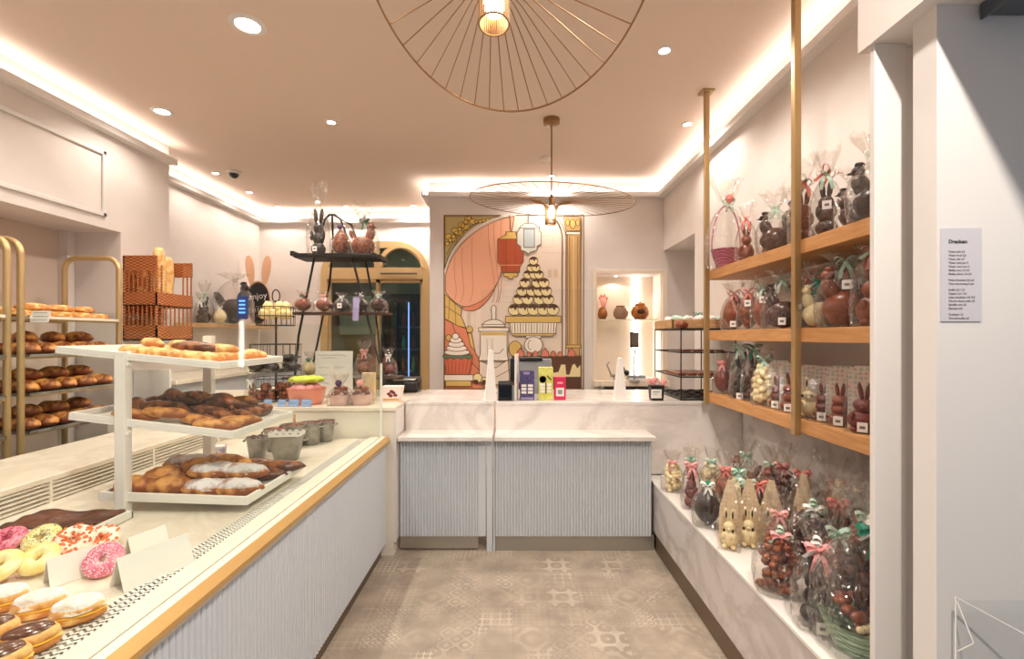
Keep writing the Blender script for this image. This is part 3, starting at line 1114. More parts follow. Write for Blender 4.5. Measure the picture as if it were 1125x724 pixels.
# top tray of the stand: small golden rolls in three rows
Mx, wd, y0, y1 = TRAYS[0]
for r, (yy, n) in enumerate(((.085, 6), (.22, 6), (.36, 6), (.47, 5))):
    for k in range(n):
        u = .235 + (wd - .30) * (k + .35) / n + rnd.uniform(-.008, .008)
        a = rnd.uniform(-.6, .6) + .25
        kind = 'golden' if (k + r) % 3 else 'croissant'
        M = Mx @ T(u, y0 + yy + rnd.uniform(-.012, .012), .010) @ RZ(a) @ Matrix.Scale(1.08, 4)
        bake(kind, r * 7 + k, 'golden_roll', 'golden roll on the top tray, %s row from the front, %s from the post' % (ORD[r], ORD[k]), 'pastry', M, 'golden rolls on the top tray')
for k in range(4):
    M = Mx @ T(.27 + .10 * k, y0 + .17 + .05 * (k % 2), .045) @ RZ(.3 * k - .3)
    bake('golden' if k != 2 else 'brownroll', 31 + k, 'golden_roll', ['golden roll lying on top of the others at the post end of the top tray', 'golden roll heaped on the middle of the top tray', 'long dark brown roll lying over the golden rolls of the top tray', 'golden roll heaped at the free end of the top tray'][k], 'pastry', M, 'golden rolls on the top tray')
# middle tray: dark twists at the back, golden sticks in front
Mx, wd, y0, y1 = TRAYS[1]
for k in range(7):
    M = Mx @ T(.10 + .075 * k, y0 + .40 + rnd.uniform(-.02, .02), .010 + .018 * (k % 2)) @ RZ(PI / 2 + rnd.uniform(-.5, .3))
    bake('browntwist', k, 'brown_twist', 'dark twisted pastry in the rear row of the middle tray, %s from the left' % ORD[k], 'pastry', M, 'dark twists on the middle tray')
for k in range(5):
    M = Mx @ T(.13 + .10 * k, y0 + .24 + rnd.uniform(-.02, .02), .012 + .015 * (k % 2)) @ RZ(rnd.uniform(-.4, .4))
    bake('brownroll' if k % 2 else 'browntwist', 11 + k, 'brown_roll', 'glossy brown roll in the centre row of the middle tray, %s from left' % ORD[k], 'pastry', M, 'brown rolls on the middle tray')
for k in range(3):
    M = Mx @ T(.24 + .12 * k, y0 + .33 + .03 * (k % 2), .058) @ RZ(-.2 + .35 * k)
    bake('browntwist', 21 + k, 'brown_twist', 'dark twisted pastry on top of the middle tray heap, %s from the left' % ORD[k], 'pastry', M, 'dark twists on the middle tray')
for k, (u, yy, a) in enumerate(((.21, .085, .1), (.33, .10, .22), (.46, .12, -.25), (.57, .075, .2), (.60, .20, .9))):
    M = Mx @ T(u, y0 + yy, .010 + (.02 if k == 1 else 0)) @ RZ(a)
    bake('goldroll', 30 + k, 'golden_stick', ['pale seeded stick at the front left of the middle tray', 'large golden stick in the front centre of the middle tray', 'brown-gold stick right of the large golden stick on the middle tray', 'golden stick at the front right corner of the middle tray', 'golden stick along the right rim of the middle tray'][k], 'pastry', M, 'golden sticks on the middle tray')
# bottom tray: dusted buns in front
Mx, wd, y0, y1 = TRAYS[2]
spec = [('sugarbun', .40, .085, .25, 0, 'long pastry thickly dusted with sugar in the front middle of the bottom tray'),
        ('sugarbun', .52, .10, .2, 0, 'sugar-dusted pastry in the front right corner of the bottom tray'),
        ('sugarbun', .38, .15, .3, .035, 'sugar-dusted pastry stacked on its neighbour in the middle of the bottom tray'),
        ('sugarbun', .50, .18, .2, .03, 'sugar-dusted pastry stacked behind the front right one on the bottom tray'),
        ('bun', .24, .09, .3, 0, 'golden bun with a light dusting right of the front post on the bottom tray'),
        ('bun', .10, .08, .1, 0, 'striped golden bun left of the front post on the bottom tray'),
        ('bun', .16, .18, .4, .01, 'brown bun behind the front post on the bottom tray'),
        ('bun', .28, .24, .5, .03, 'tall brown bun in the centre of the bottom tray'),
        ('sugarbun', .17, .30, .5, .03, 'lightly sugared bun at the rear left of the bottom tray'),
        ('bun', .38, .30, -.3, .03, 'shiny brown bun in front of the lilac cup on the bottom tray'),
        ('brownroll', .50, .32, .1, 0, 'flat dark brown pastry at the rear right of the bottom tray'),
        ('brownroll', .55, .40, .2, .01, 'dark brown pastry in the far right corner of the bottom tray'),
        ('brownroll', .40, .42, .1, .01, 'dark brown pastry at the back edge of the bottom tray'),
        ('bun', .10, .40, .6, 0, 'brown bun in the far left corner of the bottom tray'),
        ('bun', .25, .42, .2, .01, 'brown bun in the middle of the back edge of the bottom tray')]
for k, (kind, u, yy, a, z, lab) in enumerate(spec):
    bake(kind, 3 * k, 'sugared_pastry' if kind == 'sugarbun' else 'baked_bun', lab, 'pastry', Mx @ T(u, y0 + yy, .009 + z * 1.5) @ RZ(a) @ Matrix.Scale(1.24, 4), 'buns on the bottom tray')
# loaves on the racks
TIER = ['top', 'second', 'third', 'fourth']
for ti, zt in enumerate((1.715, 1.472, 1.228, .99)):
    n = 5
    for row in range(2):
        for k in range(n):
            x = -3.13 - .175 * row + rnd.uniform(-.01, .01)
            y = 3.02 + .135 * k + rnd.uniform(-.008, .008)
            kind = 'loafflat' if ti == 0 else 'loafround'
            a = (PI / 2 if ti == 0 else 0) + rnd.uniform(-.35, .35) + (.3 if ti == 0 else 0)
            s = .92 if ti else .85
            M = T(x, y, zt + .002 + (0.02 if ti == 0 and row else 0)) @ RZ(a) @ Matrix.Scale(s, 4)
            lab = '%s, %s row of the %s rack shelf, %s from near end' % ('flat golden loaf' if ti == 0 else 'round brown loaf', ('front', 'rear')[row], TIER[ti], ORD[k])
            bake(kind, ti * 3 + row * 2 + k, 'flat_loaf' if ti == 0 else 'round_loaf', lab, 'bread', M, 'loaves on the bread rack')
    for k in range(3):
        if ti:
            M = T(-3.22, 3.12 + .19 * k, zt + .075) @ RZ(rnd.uniform(-.5, .5)) @ Matrix.Scale(.9, 4)
            bake('loafround', ti + k, 'round_loaf', 'round brown loaf heaped on the %s rack shelf, %s from the near frame' % (TIER[ti], ORD[k]), 'bread', M, 'loaves on the bread rack')
        else:
            M = T(-3.16, 3.12 + .18 * k, zt + .05) @ RZ(1.3 + .3 * k) @ Matrix.Scale(.85, 4)
            bake('loafflat', k, 'flat_loaf', 'flat golden loaf heaped on the top rack shelf, %s from the near frame' % ORD[k], 'bread', M, 'loaves on the bread rack')
for ti, zt in enumerate((1.472, 1.228, .99)):
    for k in range(2):
        M = T(-3.14, 2.74 - .16 * k, zt + .002) @ RZ(.2)
        bake('loafround', ti + k + 1, 'round_loaf', 'brown loaf on the %s shelf of the cut-off rack, %s from its far frame' % (TIER[ti + 1], ORD[k]), 'bread', M, 'loaves on the cut-off rack')


def card(name, w, h, loc, rz, label, cat, lean=.15, m='paper', group=None, lines=3, linem='inkgrey'):
    t = thing(name, label, cat, loc, rz, group)
    MB_ = MB()
    MB_.M = RX(-lean)
    MB_.box(-w / 2, w / 2, -.001, .001, 0, h)
    MB_.build('card', W[m] if isinstance(m, str) else m, t)
    if lines:
        l = MB()
        l.M = RX(-lean)
        rr = random.Random(int(w * 1000) + lines)
        for i in range(lines):
            z = h * (.82 - .62 * i / max(1, lines - 1)) if lines > 1 else h * .5
            x = -w * .38
            while x < w * .30:
                q = rr.uniform(.06, .16) * w
                l.box(x, x + q, -.0018, -.0010, z - h * .02, z + h * .02)
                x += q + .03 * w
        l.build('lettering', W[linem], t)
    return t


card('price_card', .13, .075, at(43, 341, 2.96) + Vector((0, 0, -.075)), -.1, 'white handwritten price card standing on the loaves of the top rack shelf', 'price card', lean=.2)

# ------------------------------------------------------------------ doughnuts
def doughnut(loc, tilt, rz, icing, sprinkle, label, R=.0315, r=.0215):
    t = thing('doughnut', label, 'doughnut', loc, rz, 'iced doughnuts in the front display')
    Rm = RX(tilt)
    seed = int(abs(loc[0] * 977 + loc[1] * 331)) % 97

    def ring(mb, rr, zshift, a0, a1, na, wob):
        vs, fs = [], []
        for i in range(30):
            a = 2 * PI * i / 30
            for j in range(na):
                b_ = a0 + (a1 - a0) * j / (na - 1)
                q = rr * (1 + wob * noise.noise(Vector((math.cos(a) * 2, math.sin(a) * 2, b_ + seed))))
                x = R + q * math.cos(b_)
                vs.append(Rm @ Vector((x * math.cos(a), x * math.sin(a), q * .82 * math.sin(b_) + zshift)))
        for i in range(30):
            i2 = (i + 1) % 30
            for j in range(na - 1):
                fs.append((i * na + j, i2 * na + j, i2 * na + j + 1, i * na + j + 1))
        mb.add(vs, fs)
    m = MB()
    ring(m, r, 0, 0, 2 * PI, 15, .05)
    m.build('dough', W['pale'], t, smooth=60)
    m = MB()
    ring(m, r * 1.06, .0012, -.15, PI + .15, 10, .1)
    m.build('icing', W[icing], t, smooth=60)
    if sprinkle:
        rr = random.Random(seed)
        m = MB()
        for k in range(260 if sprinkle != 'spr_orange' else 90):
            a = rr.uniform(0, 2 * PI)
            b_ = rr.uniform(.35, PI - .35)
            x = R + r * 1.09 * math.cos(b_)
            c = Vector((x * math.cos(a), x * math.sin(a), r * .93 * math.sin(b_)))
            s = .0034 if sprinkle == 'spr_orange' else .0013
            m.M = Rm @ T(*c) @ RZ(rr.uniform(0, 6)) @ RX(rr.uniform(-.4, .4))
            s1 = s * rr.uniform(.8, 1.5)
            m.box(-s1, s1, -s, s, -s * .6, s * .7)
        m.build('sprinkles', W[sprinkle], t)
    return t


def dn(px, py, D, tilt, rz, ic, sp, lab):
    doughnut(at(px, py, D), tilt, rz, ic, sp, lab)


dn(114, 615, 1.47, .85, .25, 'icing_pink', 'spr_white', 'pink iced doughnut with white sprinkles standing between two folded cards')
dn(43, 614, 1.475, .62, .1, 'icing_yellow', None, 'plain yellow iced doughnut, nearest of the yellow ones in the middle')
dn(1, 622, 1.43, .62, .1, 'icing_yellow', None, 'yellow iced doughnut cut by the left edge of the picture')
dn(82, 594, 1.575, .8, .45, 'icing_white', 'spr_orange', 'white iced doughnut with orange crunch, left of the two orange-topped ones')
dn(112, 593, 1.66, .55, .2, 'icing_white', 'spr_orange', 'white iced doughnut with orange crunch behind the pink sprinkled one')
dn(46, 592, 1.60, .62, .1, 'icing_yellow', 'spr_grey', 'yellow iced doughnut with grey sprinkles behind the plain yellow one')
dn(7, 594, 1.58, .5, .1, 'icing_pink', 'spr_red', 'pink iced doughnut at the back left beside the chocolate slab')


def berliner(loc, rz, topping, label, L=.118, Wd=.076, H=.062):
    t = thing('berliner', label, 'pastry', loc, rz, 'filled oval pastries in the front display')
    m = MB()
    m.blob((0, 0, H * .27), (L * .5, Wd * .5, H * .30), 1, .05, 1.5, 22, 10)
    m.blob((0, 0, H * .60), (L * .49, Wd * .49, H * .38), 2, .05, 1.5, 22, 12)
    m.build('bun', W['gild'], t, smooth=70)
    MB().blob((0, 0, H * .42), (L * .49, Wd * .5, H * .11), 3, .08, 3, 22, 8).build('custard_filling', mat('custard', (238, 190, 62), .35) if 'custard' not in bpy.data.materials else bpy.data.materials['custard'], t, smooth=70)
    m = MB()
    vs, fs = [], []
    nr, na = 7, 30
    sd = loc[0] * 11
    for i in range(nr + 1):
        for j in range(na):
            a = 2 * PI * j / na
            e = (.955 if topping == 'sugar' else .86) + (.08 if topping == 'sugar' else .03) * noise.noise(Vector((math.cos(a) * 2.2, math.sin(a) * 2.2, sd)))
            q = min(.992, e) * i / nr
            x, y = q * math.cos(a), q * math.sin(a)
            z = H * .60 + H * .405 * math.sqrt(max(0, 1 - q * q)) - (.012 if i == nr else 0)
            vs.append((x * L * .508, y * Wd * .512, z + (.0035 if topping == 'sugar' else .002)))
    for i in range(nr):
        for j in range(na):
            j2 = (j + 1) % na
            fs.append((i * na + j, i * na + j2, (i + 1) * na + j2, (i + 1) * na + j))
    m.add(vs, fs)
    m.build('sugar_topping' if topping == 'sugar' else 'chocolate_glaze', W['sugar'] if topping == 'sugar' else W['icing_choc'], t, smooth=70)
    return t


ZD = .861
def ondeck(px, D, z=ZD):
    return ((px - VX) * D / F, D, z)


berliner(ondeck(86, 1.225), .55, 'sugar', 'sugar-dusted oval pastry beside the perforated strip')
berliner(ondeck(44, 1.25), .55, 'sugar', 'sugar-dusted oval pastry, middle of the three dusted ones')
berliner(ondeck(2, 1.275), .55, 'sugar', 'sugar-dusted oval pastry, leftmost of the three dusted ones')
berliner(ondeck(31, 1.105), .65, 'choc', 'oval pastry with glossy chocolate glaze in front of the dusted ones')
berliner(ondeck(-14, 1.13), .65, 'choc', 'chocolate-glazed oval pastry mostly beyond the left edge of the picture')
berliner(ondeck(-4, 1.03), .65, 'choc', 'chocolate-glazed oval pastry in the bottom left corner of the picture')
tp = MB().box(-1.62, -1.135, .98, 1.33, .8605, .8625).build('paper_liner', W['paper'], None)
tag(tp, 'white paper liner under the dusted and glazed oval pastries', 'paper')
o_ = tp


def tent(loc, L, w, h, rz, label):
    t = thing('folded_card', label, 'price card', loc, rz, 'folded white price cards in the front display')
    m = MB()
    e = .0008
    m.prism([(-w / 2, 0), (0, h), (w / 2, 0), (w / 2 - .002, 0), (0, h - .004), (-w / 2 + .002, 0)], 'xz', 0, L)
    m.build('card', W['paper'], t)
    return t


tent(ondeck(128, 1.375), .20, .075, .092, -.42, 'large folded white card right of the pink sprinkled doughnut')
tent(ondeck(51, 1.40), .15, .065, .078, -.55, 'folded white card in front of the plain yellow doughnut')
tent(ondeck(140, 1.555), .12, .06, .075, -.35, 'folded white card farthest back, behind the large folded card')

# ------------------------------------------------------------------ chocolate slabs
def slab(x0, x1, y0, y1, label, cover):
    t = thing('chocolate_slab_tray', label, 'chocolate tray', ((x0 + x1) / 2, (y0 + y1) / 2, ZD), 0, 'trays of chocolate slab')
    hx, hy = (x1 - x0) / 2, (y1 - y0) / 2
    m = MB().box(-hx, hx, -hy, hy, 0, .006)
    for q in ((-hx, -hx + .018, -hy, hy), (hx - .018, hx, -hy, hy), (-hx, hx, -hy, -hy + .012), (-hx, hx, hy - .012, hy)):
        m.box(q[0], q[1], q[2], q[3], 0, .032)
    m.build('tray', W['white'], t, bevel=.003)
    m = MB()
    nx, ny = 26, 16
    vs, fs = [], []
    for i in range(nx + 1):
        for j in range(ny + 1):
            x = -hx + .02 + (2 * hx - .04) * i / nx
            y = -hy + .014 + (2 * hy - .028) * j / ny
            vs.append((x, y, .030 + .016 * noise.noise(Vector((x * 14, y * 22, hx * 50)))))
    for i in range(nx):
        for j in range(ny):
            a = i * (ny + 1) + j
            fs.append((a, a + ny + 1, a + ny + 2, a + 1))
    m.add(vs, fs)
    m.build('chocolate', W['slab'], t, smooth=60, solid=.012)
    if cover:
        m = MB()
        m.add([(p[0] * 1.02, p[1] * 1.03, p[2] + .012) for p in vs], fs)
        m.build('clear_wrap', W['cello_thin'], t, smooth=60)


slab(-1.92, -1.545, 1.72, 1.925, 'white tray with a rough chocolate slab beside the front post of the white stand', False)
slab(-1.98, -1.60, 1.575, 1.705, 'tray of chocolate slab under clear wrap, partly cut by the left edge of the picture', True)

# ------------------------------------------------------------------ tins on the deck
def tin(px, D, r, h, label, square=False, fill='cookie', rz=0):
    t = thing('metal_tin', label, 'tin', ondeck(px, D), rz, 'grey metal tins on the glazed counter')
    n = 26

    def sq(x, y, z, a):
        if square:
            k = .92 / max(abs(math.cos(a)), abs(math.sin(a)))
            k = min(k, 1.16)
            return x * k * 1.12, y * k * .62, z
        return x, y, z
    m = MB()
    m.lathe([(r * .72, 0), (r * .86, h * .5), (r, h), (r * 1.05, h), (r * 1.05, h - .008), (r * .98, h - .01), (r * .82, h * .3)], n, fn=sq)
    m.build('body', W['tin'], t, smooth=40)
    m = MB()
    rr = random.Random(int(px))
    for k in range(26):
        a, q = rr.uniform(0, 2 * PI), math.sqrt(rr.uniform(0, 1)) * r * .8
        x, y, z = sq(q * math.cos(a), q * math.sin(a), h * .86 + rr.uniform(0, .015), a)
        m.blob((x, y, z), (.016, .014, .012), k, .2, 2, 8, 6)
    m.build('contents', W['tin'] if fill is None else W[fill], t, smooth=60)
    if square:
        fl = MB()
        vs, fs = [], []
        nn = 60
        for lev in range(3):
            for j in range(nn):
                a = 2 * PI * j / nn
                x, y, z = sq(r * (1.02 + .02 * lev) * math.cos(a), r * (1.02 + .02 * lev) * math.sin(a), h * .97 + lev * .012 + .009 * math.sin(a * 17) * (lev > 0), a)
                vs.append((x, y, z))
        for lev in range(2):
            for j in range(nn):
                fs.append((lev * nn + j, lev * nn + (j + 1) % nn, (lev + 1) * nn + (j + 1) % nn, (lev + 1) * nn + j))
        fl.add(vs, fs)
        fl.build('paper_liner', W['paper'], t, smooth=40)
    for s in (-1, 1):
        pts = []
        for i in range(9):
            a = PI * i / 8
            pts.append((s * (r * (1.14 if square else .98) + .022 * math.sin(a)), .03 * math.cos(a), h * .82))
        MB().tube(pts, .004, 6).build('handle', W['tin'], t)
    return t


tin(315, 2.83, .088, .145, 'large rectangular grey tin nearest the glass, in front of the other tins', True, 'tin', .12)
tin(283, 2.88, .062, .125, 'round grey tin partly under the middle pastry tray', False, 'darkchoc')
tin(303, 3.06, .07, .14, 'round grey tin behind the large rectangular tin', False, 'cookie')
tin(322, 3.15, .08, .15, 'round grey tin with a wooden scoop handle standing in it', False, 'cookie')
tin(341, 3.23, .07, .15, 'pale tapered tin right of the tin with the scoop', False, 'redchoc')
tin(358, 3.33, .06, .145, 'small pale tin at the far end against the raised counter', False, 'redchoc')
sc = thing('scoop', 'wooden scoop handle sticking up from the round tin in the middle', 'scoop', ondeck(323, 3.15, .98))
MB().tube([(0, 0, 0), (.004, 0, .10)], .008, 8).build('handle', W['pinewood'], sc)
MB().blob((0, 0, -.015), (.03, .022, .02), nu=12, nv=8).build('scoop_bowl', W['tin'], sc, smooth=60)
t = thing('paper_cup', 'lilac patterned paper cup behind the bottom tray by the rear post', 'cup', ondeck(241, 2.66))
MB().lathe([(.026, 0), (.036, .12), (.038, .122), (.035, .118), (.025, .006)], 22).build('cup', mat('lilac_print', (168, 158, 196), .5, 0, (222, 216, 230), 45, .45, .55), t, smooth=40)
MB().blob((0, 0, .115), (.033, .033, .012), 2, .2, 4).build('contents', W['paper'], t, smooth=60)

# ------------------------------------------------------------------ wicker wall basket with bread
wb = thing('wall_mounted_bread_basket', 'brown wicker bread basket with slatted openings fixed to the left wall pier', 'basket', (-3.376, 4.09, 1.56))
b = MB()
Wx, Ly, Hh = .293, .46, .735


def band(mb, z0, z1):
    mb.box(.0, Wx, 0, .012, z0, z1)
    mb.box(Wx - .012, Wx, 0, Ly, z0, z1)
    mb.box(0, Wx, Ly - .012, Ly, z0, z1)


for z0, z1, in ((0, .13), (.30, .42)):
    band(b, z0, z1)
b.box(0, Wx, 0, .012, .60, Hh)
b.box(0, Wx, Ly - .012, Ly, .60, Hh)
b.box(Wx - .012, Wx, Ly * .72, Ly, .60, Hh - .04)
b.box(0, Wx, 0, Ly, 0, .012)
b.box(0, Wx, 0, Ly, .30, .31)
b.box(.004, .014, 0, Ly, 0, Hh)
b.build('woven_body', W['wicker'], wb)
for k in range(8):
    x = .012 + (Wx - .024) * k / 7
    MB().tube([(x, .006, .1), (x, .006, .62)], .007, 7).build('upright', W['wicker'], wb)
for k in range(9):
    y = .012 + (Ly - .024) * k / 8
    MB().tube([(Wx - .006, y, .1), (Wx - .006, y, .34 if 1 < k < 6 else .66)], .007, 7).build('upright', W['wicker'], wb)


def baguette(loc, rx, ry, L, label, m='baguette'):
    q = MB()
    roll_mesh(q, L, .12, .115, int(loc[1] * 100), .0, .05, n=20, ends=.22)
    o = q.build('baguette', W[m], None, smooth=70)
    o.matrix_world = T(*loc) @ RX(rx) @ RY(ry - PI / 2)
    tag(o, label, 'bread', 'baguettes in the wicker basket')


bz = 1.56 + .31
baguette((-3.135, 4.25, bz + .25), .02, 0, .54, 'tall pale baguette standing upright in the wicker basket')
baguette((-3.15, 4.37, bz + .225), -.03, 0, .46, 'baguette standing right of the tall pale one in the wicker basket', 'baguette')
baguette((-3.24, 4.19, bz + .16), .05, .02, .32, 'short baguette leaning left behind the slats of the wicker basket', 'crust')
for k in range(3):
    q = MB()
    roll_mesh(q, .2, .12, .11, k + 3, 0, .08)
    o = q.build('round_loaf', W['loaf'], None, smooth=70)
    o.matrix_world = T(-3.22, 4.17 + .135 * k, 1.575)
    tag(o, 'brown loaf in the bottom of the wicker basket, %s from its left end' % ORD[k], 'bread', 'loaves in the wicker basket')
# ------------------------------------------------------------------ wrapped chocolate gifts
def fig_bunny(mb, h, fat=1.0):
    k = h
    mb.blob((0, 0, .22 * k), (.20 * k * fat, .17 * k * fat, .23 * k), 1, .04, 3, 16, 12)
    mb.blob((0, -.02 * k, .53 * k), (.135 * k * fat, .125 * k * fat, .135 * k), 2, .03, 3, 14, 10)
    for s in (-1, 1):
        mb.blob((s * .06 * k, .02 * k, .80 * k), (.045 * k, .035 * k, .20 * k), 3, .03, 3, 10, 8, rot=Matrix.Rotation(s * .16, 3, 'Y'))
        mb.blob((s * .10 * k * fat, -.13 * k * fat, .05 * k), (.07 * k, .10 * k, .05 * k), 4, 0, 1, 10, 8)
        mb.blob((s * .12 * k * fat, -.12 * k * fat, .31 * k), (.045 * k, .06 * k, .085 * k), 4, 0, 1, 10, 8)
    mb.blob((0, -.14 * k * fat, .50 * k), (.045 * k, .04 * k, .035 * k), 4, 0, 1, 10, 6)


def fig_egg(mb, h, fat=1.0):
    pr = [(.012 * h, 0)]
    for i in range(1, 14):
        u = i / 14
        pr.append((h * .36 * fat * math.sin(PI * u ** .82) ** .85, h * u))
    pr.append((.005 * h, h))
    mb.lathe(pr, 22)


def fig_hen(mb, h, fat=1.0):
    k = h
    mb.blob((0, 0, .30 * k), (.33 * k, .22 * k * fat, .30 * k), 1, .06, 3, 16, 12)
    mb.blob((-.20 * k, 0, .62 * k), (.13 * k, .12 * k, .22 * k), 2, .05, 3, 14, 10, rot=Matrix.Rotation(-.3, 3, 'Y'))
    mb.blob((-.24 * k, 0, .86 * k), (.10 * k, .085 * k, .10 * k), 3, .03, 3)
    mb.blob((-.22 * k, 0, .97 * k), (.07 * k, .02 * k, .05 * k), 4, .3, 6)
    mb.blob((.28 * k, 0, .58 * k), (.09 * k, .06 * k, .22 * k), 5, .06, 3, rot=Matrix.Rotation(.5, 3, 'Y'))
    mb.blob((-.345 * k, 0, .84 * k), (.05 * k, .02 * k, .02 * k))


def fig_pouch(mb, h, fat=1.0):
    rr = random.Random(int(h * 9973))
    for i in range(78):
        z = rr.uniform(.06, .92)
        rad = .32 * fat * (1 - max(0, z - .55) * 1.3)
        a, q = rr.uniform(0, 2 * PI), math.sqrt(rr.uniform(.25, 1)) * rad
        mb.blob((q * math.cos(a) * h, q * math.sin(a) * h, z * h), (.085 * h, .07 * h, .07 * h), i, .08, 2, 8, 6, rot=Matrix.Rotation(rr.uniform(0, 3), 3, 'Y'))


def fig_tall(mb, h, fat=1.0):
    k = h
    for (z, r, zz) in ((.14, .17, .15), (.36, .135, .14), (.58, .12, .13)):
        mb.blob((0, 0, z * k), (r * k * fat, r * k * fat * .9, zz * k), int(z * 10), .06, 3, 14, 10)
    for s in (-1, 1):
        mb.blob((s * .055 * k, 0, .82 * k), (.045 * k, .035 * k, .19 * k), 3, .05, 3, 10, 8, rot=Matrix.Rotation(s * .12, 3, 'Y'))
        mb.blob((s * .12 * k, -.06 * k, .42 * k), (.04 * k, .04 * k, .11 * k), 3, .05, 3, 10, 8)


FIG = {'bunny': fig_bunny, 'egg': fig_egg, 'hen': fig_hen, 'pouch': fig_pouch, 'tall': fig_tall}
WID = {'bunny': .27, 'egg': .40, 'hen': .40, 'pouch': .42, 'tall': .24}
NAMES = {'bunny': 'chocolate_bunny', 'egg': 'chocolate_egg', 'hen': 'chocolate_hen', 'pouch': 'egg_pouch', 'tall': 'chocolate_figure'}


def bag_mesh(mb, wr, dr, hneck, top, seed, flare=.6, sides=34, lean=0.0):
    off = Vector((seed * 2.3, seed * 4.1, seed * .7))
    levels = [(0.0, .90), (.03, 1.0), (.25, 1.05), (.5, 1.02), (.7, .88), (.85, .58), (.95, .25), (1.0, .16)]
    rows = [(hneck * u, s) for u, s in levels]
    for i in range(1, 6):
        u = i / 5
        rows.append((hneck + top * u * .95, .16 + flare * u ** .8))
    vs = []
    for ri, (z, s) in enumerate(rows):
        neck = ri >= len(levels) - 3
        for j in range(sides):
            a = 2 * PI * j / sides
            c, sn = math.cos(a), math.sin(a)
            sqk = 1 / max(abs(c), abs(sn))
            sqk = 1 + (min(sqk, 1.25) - 1) * (.8 if z < hneck * .6 else .3)
            cr = .18 if neck else .075
            w = 1 + cr * noise.noise(Vector((c * 5.5, sn * 5.5, z * 14)) + off) * 1.6
            if ri >= len(levels):
                w *= 1 + .22 * math.sin(a * 7 + seed)
            zz = z
            if ri == len(rows) - 1:
                zz += top * .45 * noise.noise(Vector((c * 3, sn * 3, 7.7)) + off)
            elif ri >= len(levels):
                zz += top * .18 * noise.noise(Vector((c * 3, sn * 3, 3.1)) + off)
            sq2 = .55 if ri >= len(levels) else 1.0
            vs.append((wr * s * w * sqk * c + lean * z, dr * s * w * sqk * sn * sq2, zz))
    n = len(rows)
    fs = [tuple(range(sides - 1, -1, -1))]
    for i in range(n - 1):
        for j in range(sides):
            j2 = (j + 1) % sides
            fs.append((i * sides + j, i * sides + j2, (i + 1) * sides + j2, (i + 1) * sides + j))
    mb.add(vs, fs)


def ribbon(mb, pts, w, side):
    pts = [Vector(p) for p in pts]
    side = Vector(side).normalized()
    vs = []
    for p in pts:
        vs += [p - side * w / 2, p + side * w / 2]
    mb.add(vs, [(2 * i, 2 * i + 1, 2 * i + 3, 2 * i + 2) for i in range(len(pts) - 1)])


def bow_mesh(mb, s, seed, y=-1):
    rr = random.Random(seed)
    for k, (dx, dz) in enumerate(((-1, .35), (1, .35), (-.8, -.15), (.8, -.1))):
        pts = []
        for i in range(11):
            a = 2 * PI * i / 10
            l = (1 - math.cos(a)) / 2
            pts.append((dx * s * l + .12 * s * math.sin(a) * -dz, y * (.25 * s + .32 * s * math.sin(a)), dz * s * l + .38 * s * math.sin(a)))
        ribbon(mb, pts, .5 * s, (.15 * rr.uniform(-1, 1), .9, .35))
    for dx in (-.35, .4):
        ribbon(mb, [(0, y * .3 * s, 0), (dx * s, y * .6 * s, -.8 * s), (dx * 1.5 * s, y * .5 * s, -1.7 * s)], .38 * s, (1, .2, .2))
    mb.blob((0, y * .3 * s, 0), (.22 * s, .22 * s, .24 * s), 1, .1, 3, 8, 6)


def flower_mesh(mb, s, seed):
    rr = random.Random(seed)
    for k in range(9):
        a = 2 * PI * k / 9
        mb.blob((math.cos(a) * .55 * s, -.3 * s, math.sin(a) * .55 * s), (.36 * s, .2 * s, .30 * s), k, .2, 3, 8, 6)
    mb.blob((0, -.45 * s, 0), (.42 * s, .3 * s, .42 * s), 3, .2, 4, 8, 6)


GN = [0]


def gift(kind, px, D, X, zt, h, choc, bow, label, group, cat='chocolate gift', rot=0, fat=1.0, top=.45, tagz=None, flower=None, bow2=None, card_=False, py_=None, bagh=1.0):
    GN[0] += 1
    sd = GN[0]
    if X is None:
        X = (px - VX) * D / F
    t = thing('wrapped_' + NAMES[kind], label, cat, (X, D, zt), rot, group)
    m = MB()
    FIG[kind](m, h, fat)
    m.v = [(p[0], p[1], p[2] * .97 + .003) for p in m.v]
    m.build('figure' if kind != 'pouch' else 'eggs', W[choc], t, smooth=60)
    wr = h * WID[kind] * fat
    room = .37 if abs(zt - 1.642) < .004 else (.385 if abs(zt - 1.174) < .004 else 9)
    hn = h * (.98 if kind in ('pouch', 'egg') else 1.04) * bagh
    m = MB()
    bag_mesh(m, wr, wr * .85, hn, max(.025, min(h * top, (room - hn) / 1.3)), sd)
    m.build('cellophane_bag', W['cello'], t, smooth=28)
    bs = min(.045, h * .17)
    if bow:
        m = MB()
        m.M = T(0, -wr * .18, hn)
        bow_mesh(m, bs, sd)
        m.build('bow', W[bow], t)
    if bow2:
        m = MB()
        m.M = T(0.01, -wr * .14, hn + .012) @ RY(.7)
        bow_mesh(m, bs * .9, sd + 50)
        m.build('second_bow', W[bow2], t)
    if flower:
        m = MB()
        m.M = T(0, -wr * .22, hn + bs * .3)
        flower_mesh(m, bs * .62, sd)
        m.build('fabric_flower', W[flower], t, smooth=60)
    if tagz is not None:
        s = .019
        m = MB().box(-s, s, -wr * .95 - .003, -wr * .95, tagz, tagz + .042)
        m.M = None
        o = m.build('price_tag', W['paper'], t)
        MB().box(-s * .5, s * .5, -wr * .95 - .0035, -wr * .95 - .003, tagz + .015, tagz + .027).build('print', W['inkgrey'], o)
    return t


eggcard = None


